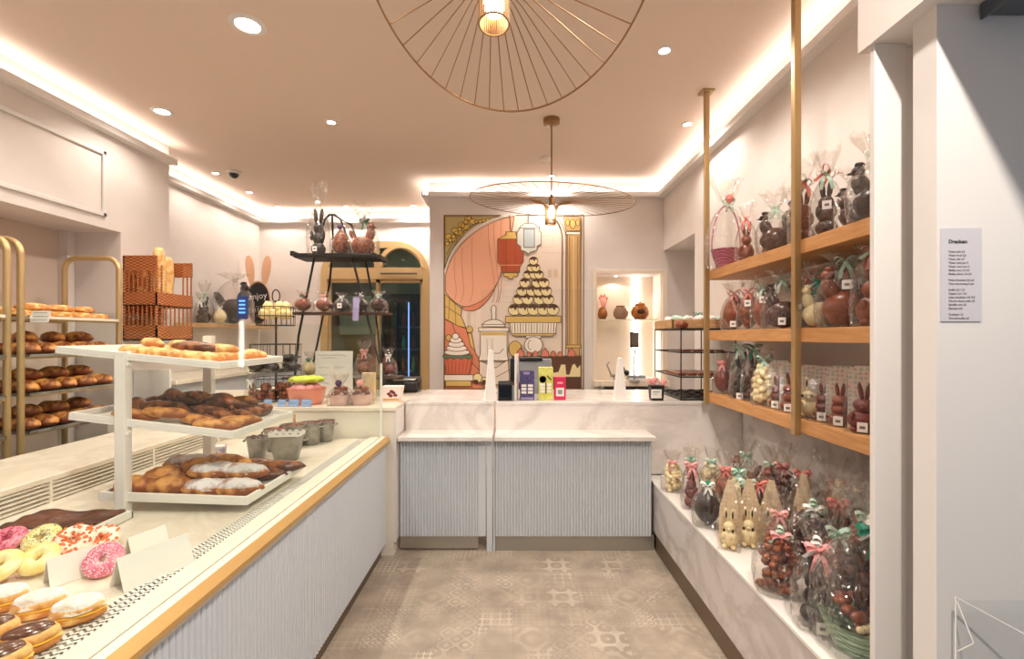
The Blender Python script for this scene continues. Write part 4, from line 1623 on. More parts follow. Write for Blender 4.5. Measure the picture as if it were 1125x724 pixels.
def pattern_card(name, base, cols):
    m, nt, out = newmat(name)
    b = N(nt, 'ShaderNodeBsdfPrincipled')
    b.inputs['Roughness'].default_value = .5
    tc = N(nt, 'ShaderNodeTexCoord')
    v = N(nt, 'ShaderNodeTexVoronoi')
    v.inputs['Scale'].default_value = 48
    v.inputs['Randomness'].default_value = .35
    nt.links.new(tc.outputs['Object'], v.inputs['Vector'])
    lt = N(nt, 'ShaderNodeMath', operation='LESS_THAN')
    lt.inputs[1].default_value = .34
    nt.links.new(v.outputs['Distance'], lt.inputs[0])
    hs = N(nt, 'ShaderNodeValToRGB')
    e = hs.color_ramp.elements
    e[0].color = lin(cols[0])
    e[1].color = lin(cols[1])
    q = e.new(.5)
    q.color = lin(cols[2])
    sp = N(nt, 'ShaderNodeSeparateColor')
    nt.links.new(v.outputs['Color'], sp.inputs[0])
    nt.links.new(sp.outputs[0], hs.inputs[0])
    mx = N(nt, 'ShaderNodeMix', data_type='RGBA')
    mx.inputs[6].default_value = lin(base)
    nt.links.new(lt.outputs[0], mx.inputs[0])
    nt.links.new(hs.outputs[0], mx.inputs[7])
    nt.links.new(mx.outputs[2], b.inputs['Base Color'])
    nt.links.new(b.outputs[0], out.inputs[0])
    return m


W['eggprint'] = pattern_card('easter_egg_print', (224, 210, 198), ((220, 162, 150), (208, 198, 146), (168, 186, 176)))
W['kraftprint'] = pattern_card('kraft_egg_print', (222, 200, 164), ((214, 176, 136), (226, 208, 168), (202, 186, 150)))


def cardbag(px, D, X, zt, h, cardh, choc, label, group, rot=0, tagz=.0, kind='tall', eyes=False, w=.07, card='eggprint'):
    """pointed clear bag: figure in front of a printed card"""
    GN[0] += 1
    if X is None:
        X = (px - VX) * D / F
    t = thing('figure_in_printed_bag', label, 'chocolate gift', (X, D, zt), rot, group)
    m = MB()
    FIG[kind](m, h, 1.05 if card != 'eggprint' else 1.45)
    m.v = [(p[0], p[1] - .008, p[2] * .98 + .003) for p in m.v]
    m.build('figure', W[choc], t, smooth=60)
    m = MB().prism([(-w, 0.002), (w, 0.002)] + ([(w * .93, cardh * .9), (w * .55, cardh), (-w * .55, cardh), (-w * .93, cardh * .9)] if card == 'eggprint' else [(w * .95, cardh * .55), (w * .25, cardh), (-w * .25, cardh), (-w * .95, cardh * .55)]), 'xz', .045, .047)
    m.build('printed_card', W[card], t)
    m = MB()
    f = -.06
    A = [(-w, f, 0), (w, f, 0), (w, .05, 0), (-w, .05, 0)]
    B = [(-w * 1.02, f * .9, cardh * .4), (w * 1.02, f * .9, cardh * .4), (w, .05, cardh * .4), (-w, .05, cardh * .4)]
    Cc = [(-w * .9, f * .35, cardh * .75), (w * .9, f * .35, cardh * .75), (w * .93, .051, cardh * .75), (-w * .93, .051, cardh * .75)]
    q = .6 if card == 'eggprint' else .28
    E = [(-w * q, .044, cardh * 1.02), (w * q, .044, cardh * 1.02), (w * q, .051, cardh * 1.02), (-w * q, .051, cardh * 1.02)]
    if card != 'eggprint':
        Cc = [(x * .72, y, z) for x, y, z in Cc]
    vs = A + B + Cc + E
    fs = [(3, 2, 1, 0)]
    for i in range(3):
        for j in range(4):
            fs.append((i * 4 + j, i * 4 + (j + 1) % 4, i * 4 + 4 + (j + 1) % 4, i * 4 + 4 + j))
    m.add(vs, fs)
    m.build('clear_bag', W['cello_thin'], t)
    if tagz is not None:
        o = MB().box(-.019, .019, -.066, -.063, tagz + .004, tagz + .046).build('price_tag', W['paper'], t)
        MB().box(-.01, .01, -.0665, -.066, tagz + .018, tagz + .03).build('print', W['inkgrey'], o)
    if eyes:
        for s in (-1, 1):
            MB().blob((s * .20 * h * .5, -.03 - .055 * h / .2, h * .56), (.006, .005, .009), nu=8, nv=6).build('eye', W['black'], t, smooth=60)
            MB().blob((s * .075 * h, -.008 - .028 * h, h * .84), (.0045, .004, .020), nu=8, nv=6).build('ear_mark', W['black'], t, smooth=60)
    return t


# ---- upper oak shelf
Z1 = 2.097
G1 = 'wrapped chocolates on the upper oak shelf'
R_ = -.55
t = thing('easter_basket', 'pink woven basket with tall hoop handle and coral flower on the upper oak shelf', 'basket', (1.555, 3.46, Z1))
MB().lathe([(.065, 0), (.085, .06), (.105, .13), (.108, .132), (.10, .125), (.06, .008)], 24).build('woven_bowl', W['wickerpink'], t, smooth=40)
MB().tube([(.105 * math.cos(PI * i / 20), 0, .13 + .32 * math.sin(PI * i / 20)) for i in range(21)], .005, 7).build('hoop_handle', W['magenta'], t)
m = MB()
bag_mesh(m, .125, .11, .47, .20, 91, flare=.7)
m.build('cellophane_bag', W['cello'], t, smooth=28)
m = MB()
m.M = T(0, -.03, .47)
bow_mesh(m, .045, 3)
m.build('bow', W['mint'], t)
m = MB()
m.M = T(0, -.04, .49)
flower_mesh(m, .038, 3)
m.build('fabric_flower', W['coral'], t, smooth=60)
m = MB()
for k in range(5):
    m.blob((.04 * math.cos(k * 1.3), .04 * math.sin(k * 1.3), .12), (.03, .025, .025), k, .05)
m.build('eggs', W['cookie'], t, smooth=60)
gift('bunny', 820, 3.17, 1.56, Z1, .27, 'milk', 'coral', 'milk chocolate bunny right of the pink basket on the upper oak shelf', G1, rot=R_, fat=.9)
gift('bunny', 838, 3.02, 1.63, Z1, .20, 'milk', None, 'small milk chocolate bunny behind the wrapped dark one on the upper oak shelf', G1, rot=R_)
gift('hen', 852, 2.82, 1.56, Z1, .25, 'darkchoc', 'mint', 'dark chocolate hen just left of the near gold bar, upper oak shelf', G1, rot=R_)
gift('pouch', 862, 2.90, 1.71, Z1, .30, 'darkchoc', None, 'tall wrapped chocolate with a purple flower behind the dark hen, upper oak shelf', G1, rot=R_, fat=.6, flower='purple')
gift('tall', 880, 2.56, 1.57, Z1, .31, 'milk', 'coral', 'tall milk chocolate figure directly behind the near gold bar, upper oak shelf', G1, rot=R_, bow2='mint')
gift('tall', 906, 2.36, 1.56, Z1, .29, 'darkchoc', 'mint', 'tall dark chocolate figure right of the near gold bar, upper oak shelf', G1, rot=R_, tagz=.12, bow2='coral')
gift('hen', 933, 2.18, 1.57, Z1, .19, 'darkchoc', 'mint', 'small dark chocolate hen with a mint bow near the pillar, upper oak shelf', G1, rot=R_)
gift('hen', 950, 2.06, 1.58, Z1, .27, 'black_choc', 'mint', 'large dark chocolate hen half hidden by the white pillar, upper oak shelf', G1, rot=R_, tagz=.0)

# ---- middle oak shelf
Z2 = 1.642
G2 = 'wrapped chocolates on the middle oak shelf'
gift('egg', 805, 3.36, 1.57, Z2, .26, 'milk', 'pink', 'milk chocolate egg with pink bow, farthest on the middle oak shelf', G2, rot=R_, tagz=.02, fat=.85)
gift('egg', 822, 3.14, 1.56, Z2, .25, 'cookie', 'coral', 'milk chocolate egg with coral bow, second along the middle oak shelf', G2, rot=R_, tagz=.15, fat=.7)
gift('egg', 837, 2.97, 1.57, Z2, .26, 'milk', 'mint', 'milk chocolate egg with mint bow, third along the middle oak shelf', G2, rot=R_, tagz=.16, fat=.7)
gift('hen', 856, 2.76, 1.57, Z2, .27, 'darkchoc', 'mint', 'dark chocolate hen just left of the near gold bar, middle oak shelf', G2, rot=R_, tagz=.02)
gift('egg', 884, 2.55, 1.60, Z2, .25, 'black_choc', 'pink', 'black chocolate egg with pink bow just right of the near gold bar', G2, rot=R_, fat=.8)
gift('hen', 901, 2.42, 1.56, Z2, .22, 'whitechoc', 'teal', 'white chocolate hen with a teal bow on the middle oak shelf', G2, rot=R_, bow2='mint')
gift('egg', 912, 2.40, 1.70, Z2, .30, 'darkchoc', 'coral', 'dark egg with a coral bow behind the white chocolate hen', G2, rot=R_, fat=.7)
gift('hen', 925, 2.24, 1.57, Z2, .29, 'milk', 'mint', 'large milk chocolate hen with hanging tag and mint bow on the middle oak shelf', G2, rot=R_, tagz=.17)
gift('bunny', 948, 2.08, 1.58, Z2, .31, 'milk', 'pink', 'milk chocolate bunny with pink bow next to the white pillar, middle oak shelf', G2, rot=R_, tagz=.2, bow2='mint')

gift('hen', 0, 2.66, 1.67, Z2, .29, 'milk', 'coral', 'milk chocolate hen at the wall behind the black egg, middle oak shelf', G2, rot=R_, fat=.8)
gift('egg', 0, 2.17, 1.69, Z2, .30, 'milk', 'mint', 'tall milk egg at the wall behind the large hen, middle oak shelf', G2, rot=R_, fat=.65)
# ---- lower oak shelf
Z3 = 1.174
G3 = 'wrapped chocolates on the lower oak shelf'
gift('egg', 793, 3.52, 1.555, Z3, .22, 'redchoc', 'pink', 'ruby brown egg with pink flower beside the far gold bar, lower shelf', G3, rot=R_, fat=.75, flower='pink')
gift('pouch', 803, 3.38, 1.60, Z3, .22, 'redchoc', 'mint', 'pouch of small brown eggs with mint bow behind the dark bunny, lower oak shelf', G3, rot=R_, fat=.6)
gift('bunny', 810, 3.24, 1.555, Z3, .33, 'black_choc', 'mint', 'tall black chocolate bunny with tag on the lower oak shelf', G3, rot=R_, fat=.75, tagz=.0)
gift('tall', 820, 3.12, 1.59, Z3, .33, 'darkchoc', 'teal', 'tall dark chocolate figure right of the black bunny, lower oak shelf', G3, rot=R_)
gift('egg', 827, 3.02, 1.60, Z3, .23, 'cookie', None, 'nut chocolate egg tucked between dark figure and white pouch, lower oak shelf', G3, rot=R_, fat=.6)
gift('pouch', 836, 2.93, 1.555, Z3, .28, 'whitechoc', 'mint', 'clear pouch of white chocolate pieces with mint bow, lower oak shelf', G3, rot=R_, fat=.62)
cb = [(852, 2.80, .19, .28, 'redchoc', 'tall', 'first printed bag with chocolate figure right of the white pouch, lower oak shelf', True),
      (865, 2.67, .22, .27, 'milk', 'tall', 'second printed bag with chocolate figure, directly left of the near gold bar', True),
      (880, 2.49, .21, .27, 'whitechoc', 'bunny', 'printed bag with a white chocolate bunny right of the near gold bar', False),
      (894, 2.385, .19, .27, 'redchoc', 'tall', 'printed bag with a brown figure right of the white chocolate bunny, lower oak shelf', True),
      (914, 2.265, .20, .28, 'milk', 'tall', 'printed bag with a milk chocolate figure on the wide card, lower oak shelf', True),
      (946, 2.11, .22, .29, 'redchoc', 'bunny', 'printed bag with a brown bunny next to the white pillar, lower oak shelf', True)]
for (px_, D_, h_, ch_, cc_, kd_, lab_, tg_) in cb:
    cardbag(px_, D_, 1.565, Z3, h_, ch_, cc_, lab_, G3, rot=-.75, tagz=.002 if tg_ else None, kind=kd_, eyes=(cc_ == 'whitechoc'))

# ---- marble plinth
Z4 = .514
G4 = 'wrapped chocolates on the marble plinth'
gift('pouch', 0, 3.33, 1.12, Z4, .20, 'whitechoc', 'pink', 'yellow-white pouch of eggs in the far corner of the plinth by the service counter', G4, rot=-.3, fat=.9)
gift('bunny', 0, 3.17, 1.19, Z4, .24, 'redchoc', 'mint', 'dark red-brown bunny with a teal flower, second along the front edge of the plinth', G4, rot=-.3, fat=.8, flower='teal')
gift('tall', 0, 2.99, 1.125, Z4, .26, 'redchoc', 'pink', 'tall ruby brown figure with pink bow at the plinth front edge', G4, rot=-.3)
gift('egg', 0, 2.72, 1.115, Z4, .235, 'black_choc', 'whiterib', 'large black egg with white petals and teal flower on the plinth edge', G4, rot=-.3, fat=.85, flower='teal')
gift('pouch', 0, 3.30, 1.38, Z4, .22, 'whitechoc', 'mint', 'pale pouch with mint bow in the second row at the far end of the plinth', G4, rot=-.3, fat=.8)
gift('egg', 0, 3.06, 1.37, Z4, .23, 'cookie', 'coral', 'nut chocolate egg with a coral bow in the second row of the plinth', G4, rot=-.3, fat=.75)
gift('egg', 0, 2.86, 1.36, Z4, .27, 'whitechoc', 'mint', 'white chocolate egg with dark green bow behind the large black egg', G4, rot=-.3, fat=.75, flower='teal')
gift('hen', 0, 3.30, 1.62, Z4, .25, 'milk', 'mint', 'milk chocolate hen in the back row at the far end of the plinth', G4, rot=-.3)
gift('egg', 0, 2.98, 1.62, Z4, .28, 'darkchoc', 'mint', 'dark egg in the back row of the plinth, second from the far end', G4, rot=-.3, fat=.75)
gift('hen', 0, 2.64, 1.60, Z4, .31, 'darkchoc', 'coral', 'dark chocolate hen with a coral bow against the marble back panel', G4, rot=-.3)
for k, (x, y) in enumerate(((1.115, 2.44), (1.225, 2.46), (1.33, 2.44))):
    cardbag(0, y, x, Z4, .20, .33, 'whitechoc', ['white chocolate bunny in a pointed printed bag, nearest the plinth edge of the three', 'white chocolate bunny in a pointed printed bag, middle of the three on the plinth', 'white chocolate bunny in a pointed printed bag, innermost of the three on the plinth'][k], G4, rot=-.5, tagz=None, kind='bunny', eyes=True, w=.055, card='kraftprint')
for k, (x, y) in enumerate(((1.45, 2.40), (1.56, 2.30))):
    cardbag(0, y, x, Z4, .22, .38, 'milk', ['milk chocolate bunny in a pointed printed bag beside the white chocolate ones on the plinth', 'milk chocolate bunny in a pointed printed bag with its back to the marble panel'][k], G4, rot=-1.0, tagz=None, kind='bunny', w=.055, card='kraftprint')
gift('pouch', 0, 2.02, 1.135, Z4, .24, 'cookie', 'pink', 'round pouch of nutty eggs with pink and mint bows at the plinth front edge', G4, rot=-.3, fat=.95, bow2='mint')
gift('pouch', 0, 2.17, 1.37, Z4, .30, 'darkchoc', 'whiterib', 'dark pouch with white and mint bows in the middle of the plinth', G4, rot=-.3, fat=.8, bow2='mint')
gift('tall', 0, 1.775, 1.135, Z4, .28, 'black_choc', 'pink', 'tall black chocolate figure with a pink bow and tag at the plinth front edge', G4, rot=-.3, fat=1.15, tagz=.01, bow2='whiterib')
gift('egg', 0, 1.92, 1.31, Z4, .30, 'cookie', 'mint', 'brown nut egg with a mint bow behind the tall black figure', G4, rot=-.3, fat=.65)
gift('hen', 0, 2.12, 1.62, Z4, .31, 'darkchoc', 'mint', 'large dark hen with a mint bow under the lower oak shelf at the marble panel', G4, rot=-.3)
gift('egg', 0, 1.82, 1.52, Z4, .36, 'darkchoc', 'teal', 'big dark egg with a teal bow behind the green basket', G4, rot=-.3, fat=.7)
gift('egg', 0, 2.44, 1.66, Z4, .33, 'milk', 'pink', 'milk egg with pink bow against the marble panel behind the printed bags', G4, rot=-.3, fat=.7)
gift('bunny', 0, 2.20, 1.50, Z4, .30, 'milk', 'coral', 'milk chocolate bunny with a coral bow between the dark pouch and the large dark hen', G4, rot=-.3)
gift('egg', 0, 2.70, 1.40, Z4, .25, 'darkchoc', 'coral', 'dark egg with coral bow between the black egg and the marble panel', G4, rot=-.3, fat=.7)
gift('pouch', 0, 1.98, 1.47, Z4, .34, 'milk', 'mint', 'tall milk chocolate pouch with a mint bow behind the brown nut egg', G4, rot=-.3, fat=.65)
gift('egg', 0, 2.27, 1.27, Z4, .24, 'milk', 'pink', 'milk egg with a pink bow just behind the innermost white chocolate bunny', G4, rot=-.3, fat=.7)
gift('hen', 0, 2.87, 1.62, Z4, .29, 'milk', 'pink', 'milk chocolate hen with a pink bow in the middle of the plinth back row', G4, rot=-.3)
gift('tall', 0, 2.60, 1.28, Z4, .27, 'redchoc', 'mint', 'ruby brown figure with a mint bow right behind the pointed bags of white bunnies', G4, rot=-.3)
gift('pouch', 0, 1.70, 1.42, Z4, .38, 'darkchoc', 'whiterib', 'tall dark pouch with a white bow between the green basket and the marble panel', G4, rot=-.3, fat=.7)
t = thing('easter_basket', 'mint woven basket full of chocolates in tall cellophane next to the white pillar', 'basket', (1.215, 1.645, Z4))
MB().lathe([(.085, 0), (.11, .05), (.128, .105), (.132, .107), (.122, .10), (.08, .008)], 28).build('woven_bowl', W['wickergreen'], t, smooth=40)
m = MB()
rr = random.Random(5)
for k in range(26):
    a, q = rr.uniform(0, 2 * PI), math.sqrt(rr.random()) * .09
    m.blob((q * math.cos(a), q * math.sin(a), .10 + rr.uniform(0, .05)), (.026, .02, .018), k, .1, 2, 10, 7)
m.build('eggs', W['milk'], t, smooth=60)
m = MB()
for k in range(5):
    m.blob((-.07 + .02 * k, -.085 + .006 * k, .115), (.014, .013, .012))
m.build('sugar_eggs', W['whitechoc'], t, smooth=60)
m = MB()
m.M = T(.03, .03, .11)
fig_bunny(m, .22, .9)
m.build('figure', W['darkchoc'], t, smooth=60)
m = MB()
bag_mesh(m, .14, .125, .42, .17, 77, flare=.6)
m.build('cellophane_bag', W['cello'], t, smooth=28)
m = MB()
m.M = T(0, -.03, .42)
bow_mesh(m, .05, 3)
m.build('bow', W['teal'], t)
m = MB()
m.M = T(0.02, -.03, .435) @ RY(.8)
bow_mesh(m, .045, 8)
m.build('second_bow', W['whiterib'], t)
# ------------------------------------------------------------------ mural
MUR = thing('wall_mural', 'large illustrated mural of curtain, lanterns, cream puff tower and sweets on the back wall', 'mural', (0, MY, 1.0))
UM = {k: mat('mural_' + k, c, .6) for k, c in dict(
    paper=(240, 222, 205), line=(112, 84, 50), curtain=(238, 176, 142), fold=(206, 136, 104), drape=(226, 138, 104), gold=(222, 186, 106),
    olive=(190, 172, 112), wheat=(226, 190, 92), red=(186, 84, 50), redlight=(232, 160, 110), blue=(196, 208, 208), bluelight=(222, 224, 216),
    tan=(200, 160, 102), cream=(244, 226, 170), white=(248, 236, 222), brown=(96, 60, 42), cup=(212, 106, 76), green=(96, 126, 96), berry=(222, 130, 106), ghost=(222, 200, 176)).items()}
LAY = [0]


def m2(px, py):
    v = at(px, py, MY)
    return v.x, v.z - 1.0


def part(name, items):
    """items: ('f', colour, [pts]) fills, ('l', width_px, [pts]) lines, ('o', colour, cx, cy, rx, ry) ovals"""
    mats, idx = [], {}
    mb = MB()

    def use(c):
        if c not in idx:
            idx[c] = len(mats)
            mats.append(UM[c])
        mb.cur = idx[c]

    def fill(pts, c, line=True):
        LAY[0] += 1
        y = -.004 - LAY[0] * .00012
        use(c)
        q = [m2(*p) for p in pts]
        mb.add([(x, y, z) for x, z in q], [tuple(range(len(q)))])
        if line:
            stroke(list(pts) + [pts[0]], .75)

    def stroke(pts, w, c='line'):
        LAY[0] += 1
        y = -.004 - LAY[0] * .00012
        use(c)
        q = [Vector((m2(*p)[0], 0, m2(*p)[1])) for p in pts]
        hw = w * MY / F / 2
        for i in range(len(q) - 1):
            d = q[i + 1] - q[i]
            if d.length < 1e-6:
                continue
            d.normalize()
            n = Vector((-d.z, 0, d.x)) * hw
            e = d * hw * .5
            mb.add([(p.x, y, p.z) for p in (q[i] - n - e, q[i + 1] - n + e, q[i + 1] + n + e, q[i] + n - e)], [(0, 1, 2, 3)])
    for it in items:
        if it[0] == 'f':
            fill(it[2], it[1], len(it) < 4)
        elif it[0] == 'l':
            stroke(it[2], it[1], it[3] if len(it) > 3 else 'line')
        elif it[0] == 'o':
            _, c, cx, cy, rx, ry = it[:6]
            fill([(cx + rx * math.cos(2 * PI * k / 22), cy + ry * math.sin(2 * PI * k / 22)) for k in range(22)], c)
    # every piece keeps its own tiny step from the wall, so nothing flickers
    return mb.build(name, mats, MUR)


def arc(cx, cy, rx, ry, a0, a1, n=14):
    return [(cx + rx * math.cos(math.radians(a0 + (a1 - a0) * i / n)), cy + ry * math.sin(math.radians(a0 + (a1 - a0) * i / n))) for i in range(n + 1)]


def bez(p0, p1, p2, p3, n=14):
    o = []
    for i in range(n + 1):
        t_ = i / n
        o.append(tuple((1 - t_) ** 3 * a + 3 * (1 - t_) ** 2 * t_ * b_ + 3 * (1 - t_) * t_ ** 2 * c + t_ ** 3 * d for a, b_, c, d in zip(p0, p1, p2, p3)))
    return o


q0, q1 = m2(487, 236), m2(642, 470)
pb = MB().box(q0[0], q1[0], -.004, 0, q1[1], q0[1])
pb.build('backing_panel', UM['paper'], MUR)
part('border', [('l', 1.2, [(488, 468), (488, 236.8), (550, 236.8)]), ('l', 1.2, [(567, 236.8), (641, 236.8), (641, 468)]), ('l', .7, [(638.7, 239), (638.7, 468)])])
part('background_facade', [('l', .5, [(596, 278), (641, 278)], 'ghost'), ('l', .5, [(594, 259), (607, 259), (607, 271), (594, 271)], 'ghost'), ('f', 'ghost', [(602, 296), (606, 296), (606, 305), (602, 305)], 0), ('f', 'ghost', [(608, 296), (613, 296), (613, 305), (608, 305)], 0),
     ('l', .5, [(553, 313), (565, 313), (565, 326), (553, 326), (553, 313)], 'ghost'), ('f', 'ghost', [(513, 343), (517, 343), (517, 360), (513, 360)], 0), ('l', .5, [(540, 332), (566, 332)], 'ghost'), ('l', .5, [(522, 338), (522, 362)], 'ghost')])
outer_arc = bez((489.5, 301), (496, 268), (525, 244), (565, 237))
inner_arc = bez((489, 295), (496, 262), (522, 242), (549, 238))
part('wheat_corner', [('f', 'olive', [(489, 238)] + [(489, 295)] + inner_arc[1:-1] + [(549, 238)])] +
     [('o', 'wheat', 493 + 3.6 * k + 1.5 * (k % 2), 263 - 3.2 * k + (3 if k % 2 else -3), 4.0, 3.1) for k in range(8)] +
     [('o', 'wheat', 491.5 + 3.4 * k, 268 - 4.0 * k, 2.2, 2.2) for k in range(8)] +
     [('o', 'wheat', 524 + 4 * k, 244 - .7 * k, 2.6, 1.8) for k in range(4)] +
     [('l', .7, bez((491, 280), (498, 262), (510, 252), (526, 244))), ('l', .7, bez((491, 286), (499, 266), (512, 256), (534, 243)))])
part('curtain', [('f', 'curtain', [(489.5, 303)] + bez((489.5, 303), (497, 270), (525, 245), (565, 237.5))[1:] + bez((565, 237.5), (564, 250), (557, 285), (551, 299), 6)[1:] + bez((551, 299), (546, 316), (534, 332), (525, 335.5), 6)[1:] + bez((525, 335.5), (512, 341), (500, 336), (489.5, 321), 6)[1:]),
     ('f', 'drape', bez((546, 312), (540, 326), (535, 333), (524, 340), 6) + bez((524, 340), (518, 343), (511, 342), (507, 338), 5)[1:] + bez((507, 338), (525, 336), (536, 328), (546, 312), 6)[1:])] +
     [('l', .6, bez((s, t0), (s - 3, t0 + 30), (e + 8, 318), (e, 332)), 'fold') for s, t0, e in ((543, 243, 545), (537, 246, 541), (551, 242, 547), (519, 262, 516), (508, 272, 506), (500, 282, 498))] +
     [('l', 1.6, bez((489, 299), (496, 266), (524, 243), (557, 237.5)), 'white')])
part('curtain_tieback', [('f', 'gold', [(489, 323), (497, 331), (507, 339), (506.5, 347), (512, 360), (503, 358), (489, 350)]), ('l', .6, [(494, 329), (493, 351)]), ('l', .6, [(500, 334), (501, 356)]), ('l', .7, [(489, 336), (506, 347)]),
     ('f', 'drape', [(489, 351), (503, 358), (512, 361)] + bez((512, 361), (518, 384), (528, 398), (537, 407), 6)[1:] + [(537, 427), (489, 427)]),
     ('l', .7, bez((497, 355), (504, 380), (516, 398), (528, 408))), ('o', 'gold', 516, 362, 3.4, 3.6), ('f', 'gold', [(514, 366), (518, 366), (522, 386), (517, 380)]), ('o', 'gold', 493, 371, 3, 3.4)])
part('red_lantern', [('l', 1.0, [(560, 237), (561, 255)]), ('f', 'gold', [(556, 255), (567, 255), (567, 258), (574, 263), (547, 263), (556, 258)]), ('f', 'red', [(547, 263), (575, 263), (575, 288), (571, 293), (571, 299.5), (551, 299.5), (551, 293), (547, 288)]),
     ('l', .6, [(556, 263), (556, 299)]), ('l', .6, [(566, 263), (566, 299)]), ('l', 1.0, [(549, 291.5), (573, 291.5)], 'redlight'), ('f', 'gold', [(553, 300), (569, 300), (568, 304), (564, 304), (563, 306.5), (559, 306.5), (558, 304), (554, 304)])])
part('blue_lantern', [('l', 1.0, [(580.5, 237), (580.5, 245)]), ('f', 'bluelight', [(576, 246), (586, 246), (592.5, 250), (592.5, 254), (594.5, 256), (594.5, 268), (590, 271), (590, 275), (583, 277), (580.5, 279.5), (578, 277), (572, 275), (572, 271), (568, 268), (568, 256), (570, 253), (572, 249)]),
     ('f', 'blue', [(575.5, 252), (587, 252), (587, 272), (575.5, 272)]), ('l', .6, [(570, 251), (592, 251)])])
part('arch_line', [('l', 1.1, bez((604, 238), (612, 241), (617, 249), (617.5, 262)) + [(617.5, 394)]), ('l', .6, bez((607, 238), (616, 242), (621, 250), (621.5, 262)) + [(621.5, 394)])])
col = [('f', 'tan', [(619, 239), (637.5, 239), (637.5, 254), (622, 254), (620, 247)]), ('o', 'gold', 629, 246.5, 3, 5), ('o', 'gold', 623.5, 245, 2, 3.6), ('o', 'gold', 634.5, 245, 2, 3.6), ('f', 'white', [(621.5, 255), (637.5, 255), (637.5, 258), (621.5, 258)]),
       ('f', 'tan', [(623, 258), (637, 258), (637, 379), (623, 379)])]
col += [('l', .6, [(x, 260), (x, 378)], c) for x, c in ((625.5, 'line'), (628, 'gold'), (630, 'white'), (632, 'gold'), (634.5, 'line'))]
col += [('f', 'gold', [(621.5, 379), (638.5, 379), (638.5, 382), (621.5, 382)]), ('f', 'tan', [(624, 382), (636.5, 382), (636.5, 394), (624, 394)])]
part('column', col)
cr = []
rows_ = [(340.5, (565, 575.5, 586, 597, 607.5), 6.6), (329, (570, 579.5, 592.5, 602), 6.2), (320, (573.5, 584, 592, 600), 5.8), (311, (576.5, 590, 597.5), 5.6), (302, (580, 587, 592), 5), (294.5, (583.5, 588.5), 4.6), (287, (586,), 4.8)]
for y, xs, r in rows_:
    for x in xs:
        cr.append(('o', 'cream', x, y, r, r * .92))
        cr.append(('f', 'brown', arc(x, y - .3, r * .9, r * .85, 200, 340, 10) + [(x + r * .45, y - r * .35), (x + r * .2, y + r * .15), (x - .1 * r, y - .35 * r), (x - r * .5, y - r * .2)], 0))
part('cream_puff_tower', cr)
cs = [('f', 'gold', [(555.5, 347.5), (616, 347.5), (616, 354.5), (555.5, 354.5)]), ('f', 'white', [(560, 354.5), (611.5, 354.5), (610, 366.5), (561.5, 366.5)])]
cs += [('l', .9, [(562.5 + 3.05 * k, 355.5), (562.8 + 3.0 * k, 365.5)], 'line' if k % 2 else 'olive') for k in range(16)]
cs += [('f', 'gold', [(562, 366.5), (609.5, 366.5), (607, 369), (564, 369)]), ('f', 'white', [(577, 369), (595, 369), (594, 371.5), (578, 371.5)]), ('o', 'white', 586, 379, 10, 9), ('l', .7, arc(583, 379, 3, 5, 90, 270))]
part('cake_stand', cs)
part('jar', [('f', 'white', arc(542.5, 340, 2.6, 4.5, 30, -210) + [(540.5, 351), (544.8, 351)]), ('f', 'white', arc(542.5, 359, 12.5, 8, 180, 360)), ('l', .7, [(529, 356.5), (556, 356.5)]), ('f', 'white', [(526, 360), (559, 360), (559, 364), (526, 364)]),
     ('f', 'white', [(528, 364), (557, 364), (557, 388), (559, 396), (526, 396), (528, 388)]), ('f', 'gold', [(529, 365), (556, 365), (556, 368.5), (529, 368.5)], 0), ('l', .7, [(543, 388), (549, 388), (553, 383)]), ('f', 'paper', [(527, 396), (545, 404), (558, 395), (560, 418), (540, 424), (527, 412)]),
     ('l', .7, [(545, 414), (560, 406)]), ('l', .5, [(535, 372), (536, 392)], 'tan'), ('l', .5, [(541, 372), (541, 392)], 'tan'), ('o', 'gold', 566, 383, 7, 8.5)])
sw = []
for k, (y, w) in enumerate(((387, 14), (382.5, 11.5), (378, 9), (373.5, 6.5), (369.5, 3.6))):
    sw.append(('o', 'white', 502.5 - .4 * k, y, w, 3.4))
part('cupcake', [('f', 'cup', [(488, 393), (519, 393), (515.5, 411), (491, 411)])] + [('l', .5, [(492.5 + 4.3 * k, 397), (493.6 + 3.6 * k, 410)]) for k in range(6)] +
     [('f', 'green', [(487, 390), (519, 390), (519, 392.5), (515, 395), (511, 392.5), (507, 395), (503, 392.5), (499, 395), (495, 392.5), (491, 395), (487, 392.5)]), ] + sw + [('f', 'white', [(488.5, 411.5), (520, 411.5), (520, 418), (488.5, 418)]), ('f', 'gold', [(490, 418), (518, 418), (518, 424), (490, 424)]),
      ('o', 'cream', 525, 415, 5, 5), ('o', 'cream', 533, 419, 4.6, 5), ('o', 'brown', 532, 420, 2.6, 2.6), ('o', 'brown', 523, 419, 2.4, 2.0)])
part('chocolate_cake', [('f', 'cream', [(564, 398), (637.5, 398), (637.5, 414), (564, 414)]), ('f', 'brown', [(562.5, 391), (638, 391), (638, 399), (634, 404), (631, 399), (628, 401), (625, 411), (622, 411), (621, 400), (616, 400), (613, 408), (608, 409), (606, 400), (590, 399), (584, 408), (578, 399), (570, 399), (566, 412), (563, 412)]),
     ('f', 'brown', [(563, 414), (637.5, 414), (637.5, 427), (563, 427)]), ('f', 'cream', [(560, 427), (640, 427), (640, 470), (560, 470)])] +
     [('f', 'berry', [(x - w, 391.5), (x - w * .9, 387), (x, 391.5 - 2.2 * w), (x + w * .9, 387), (x + w, 391.5)]) for x, w in ((571.5, 4.2), (598.5, 4.2), (627.5, 4.2), (588, 2.8), (607.5, 2.8), (615, 2.4), (581, 2.2))])

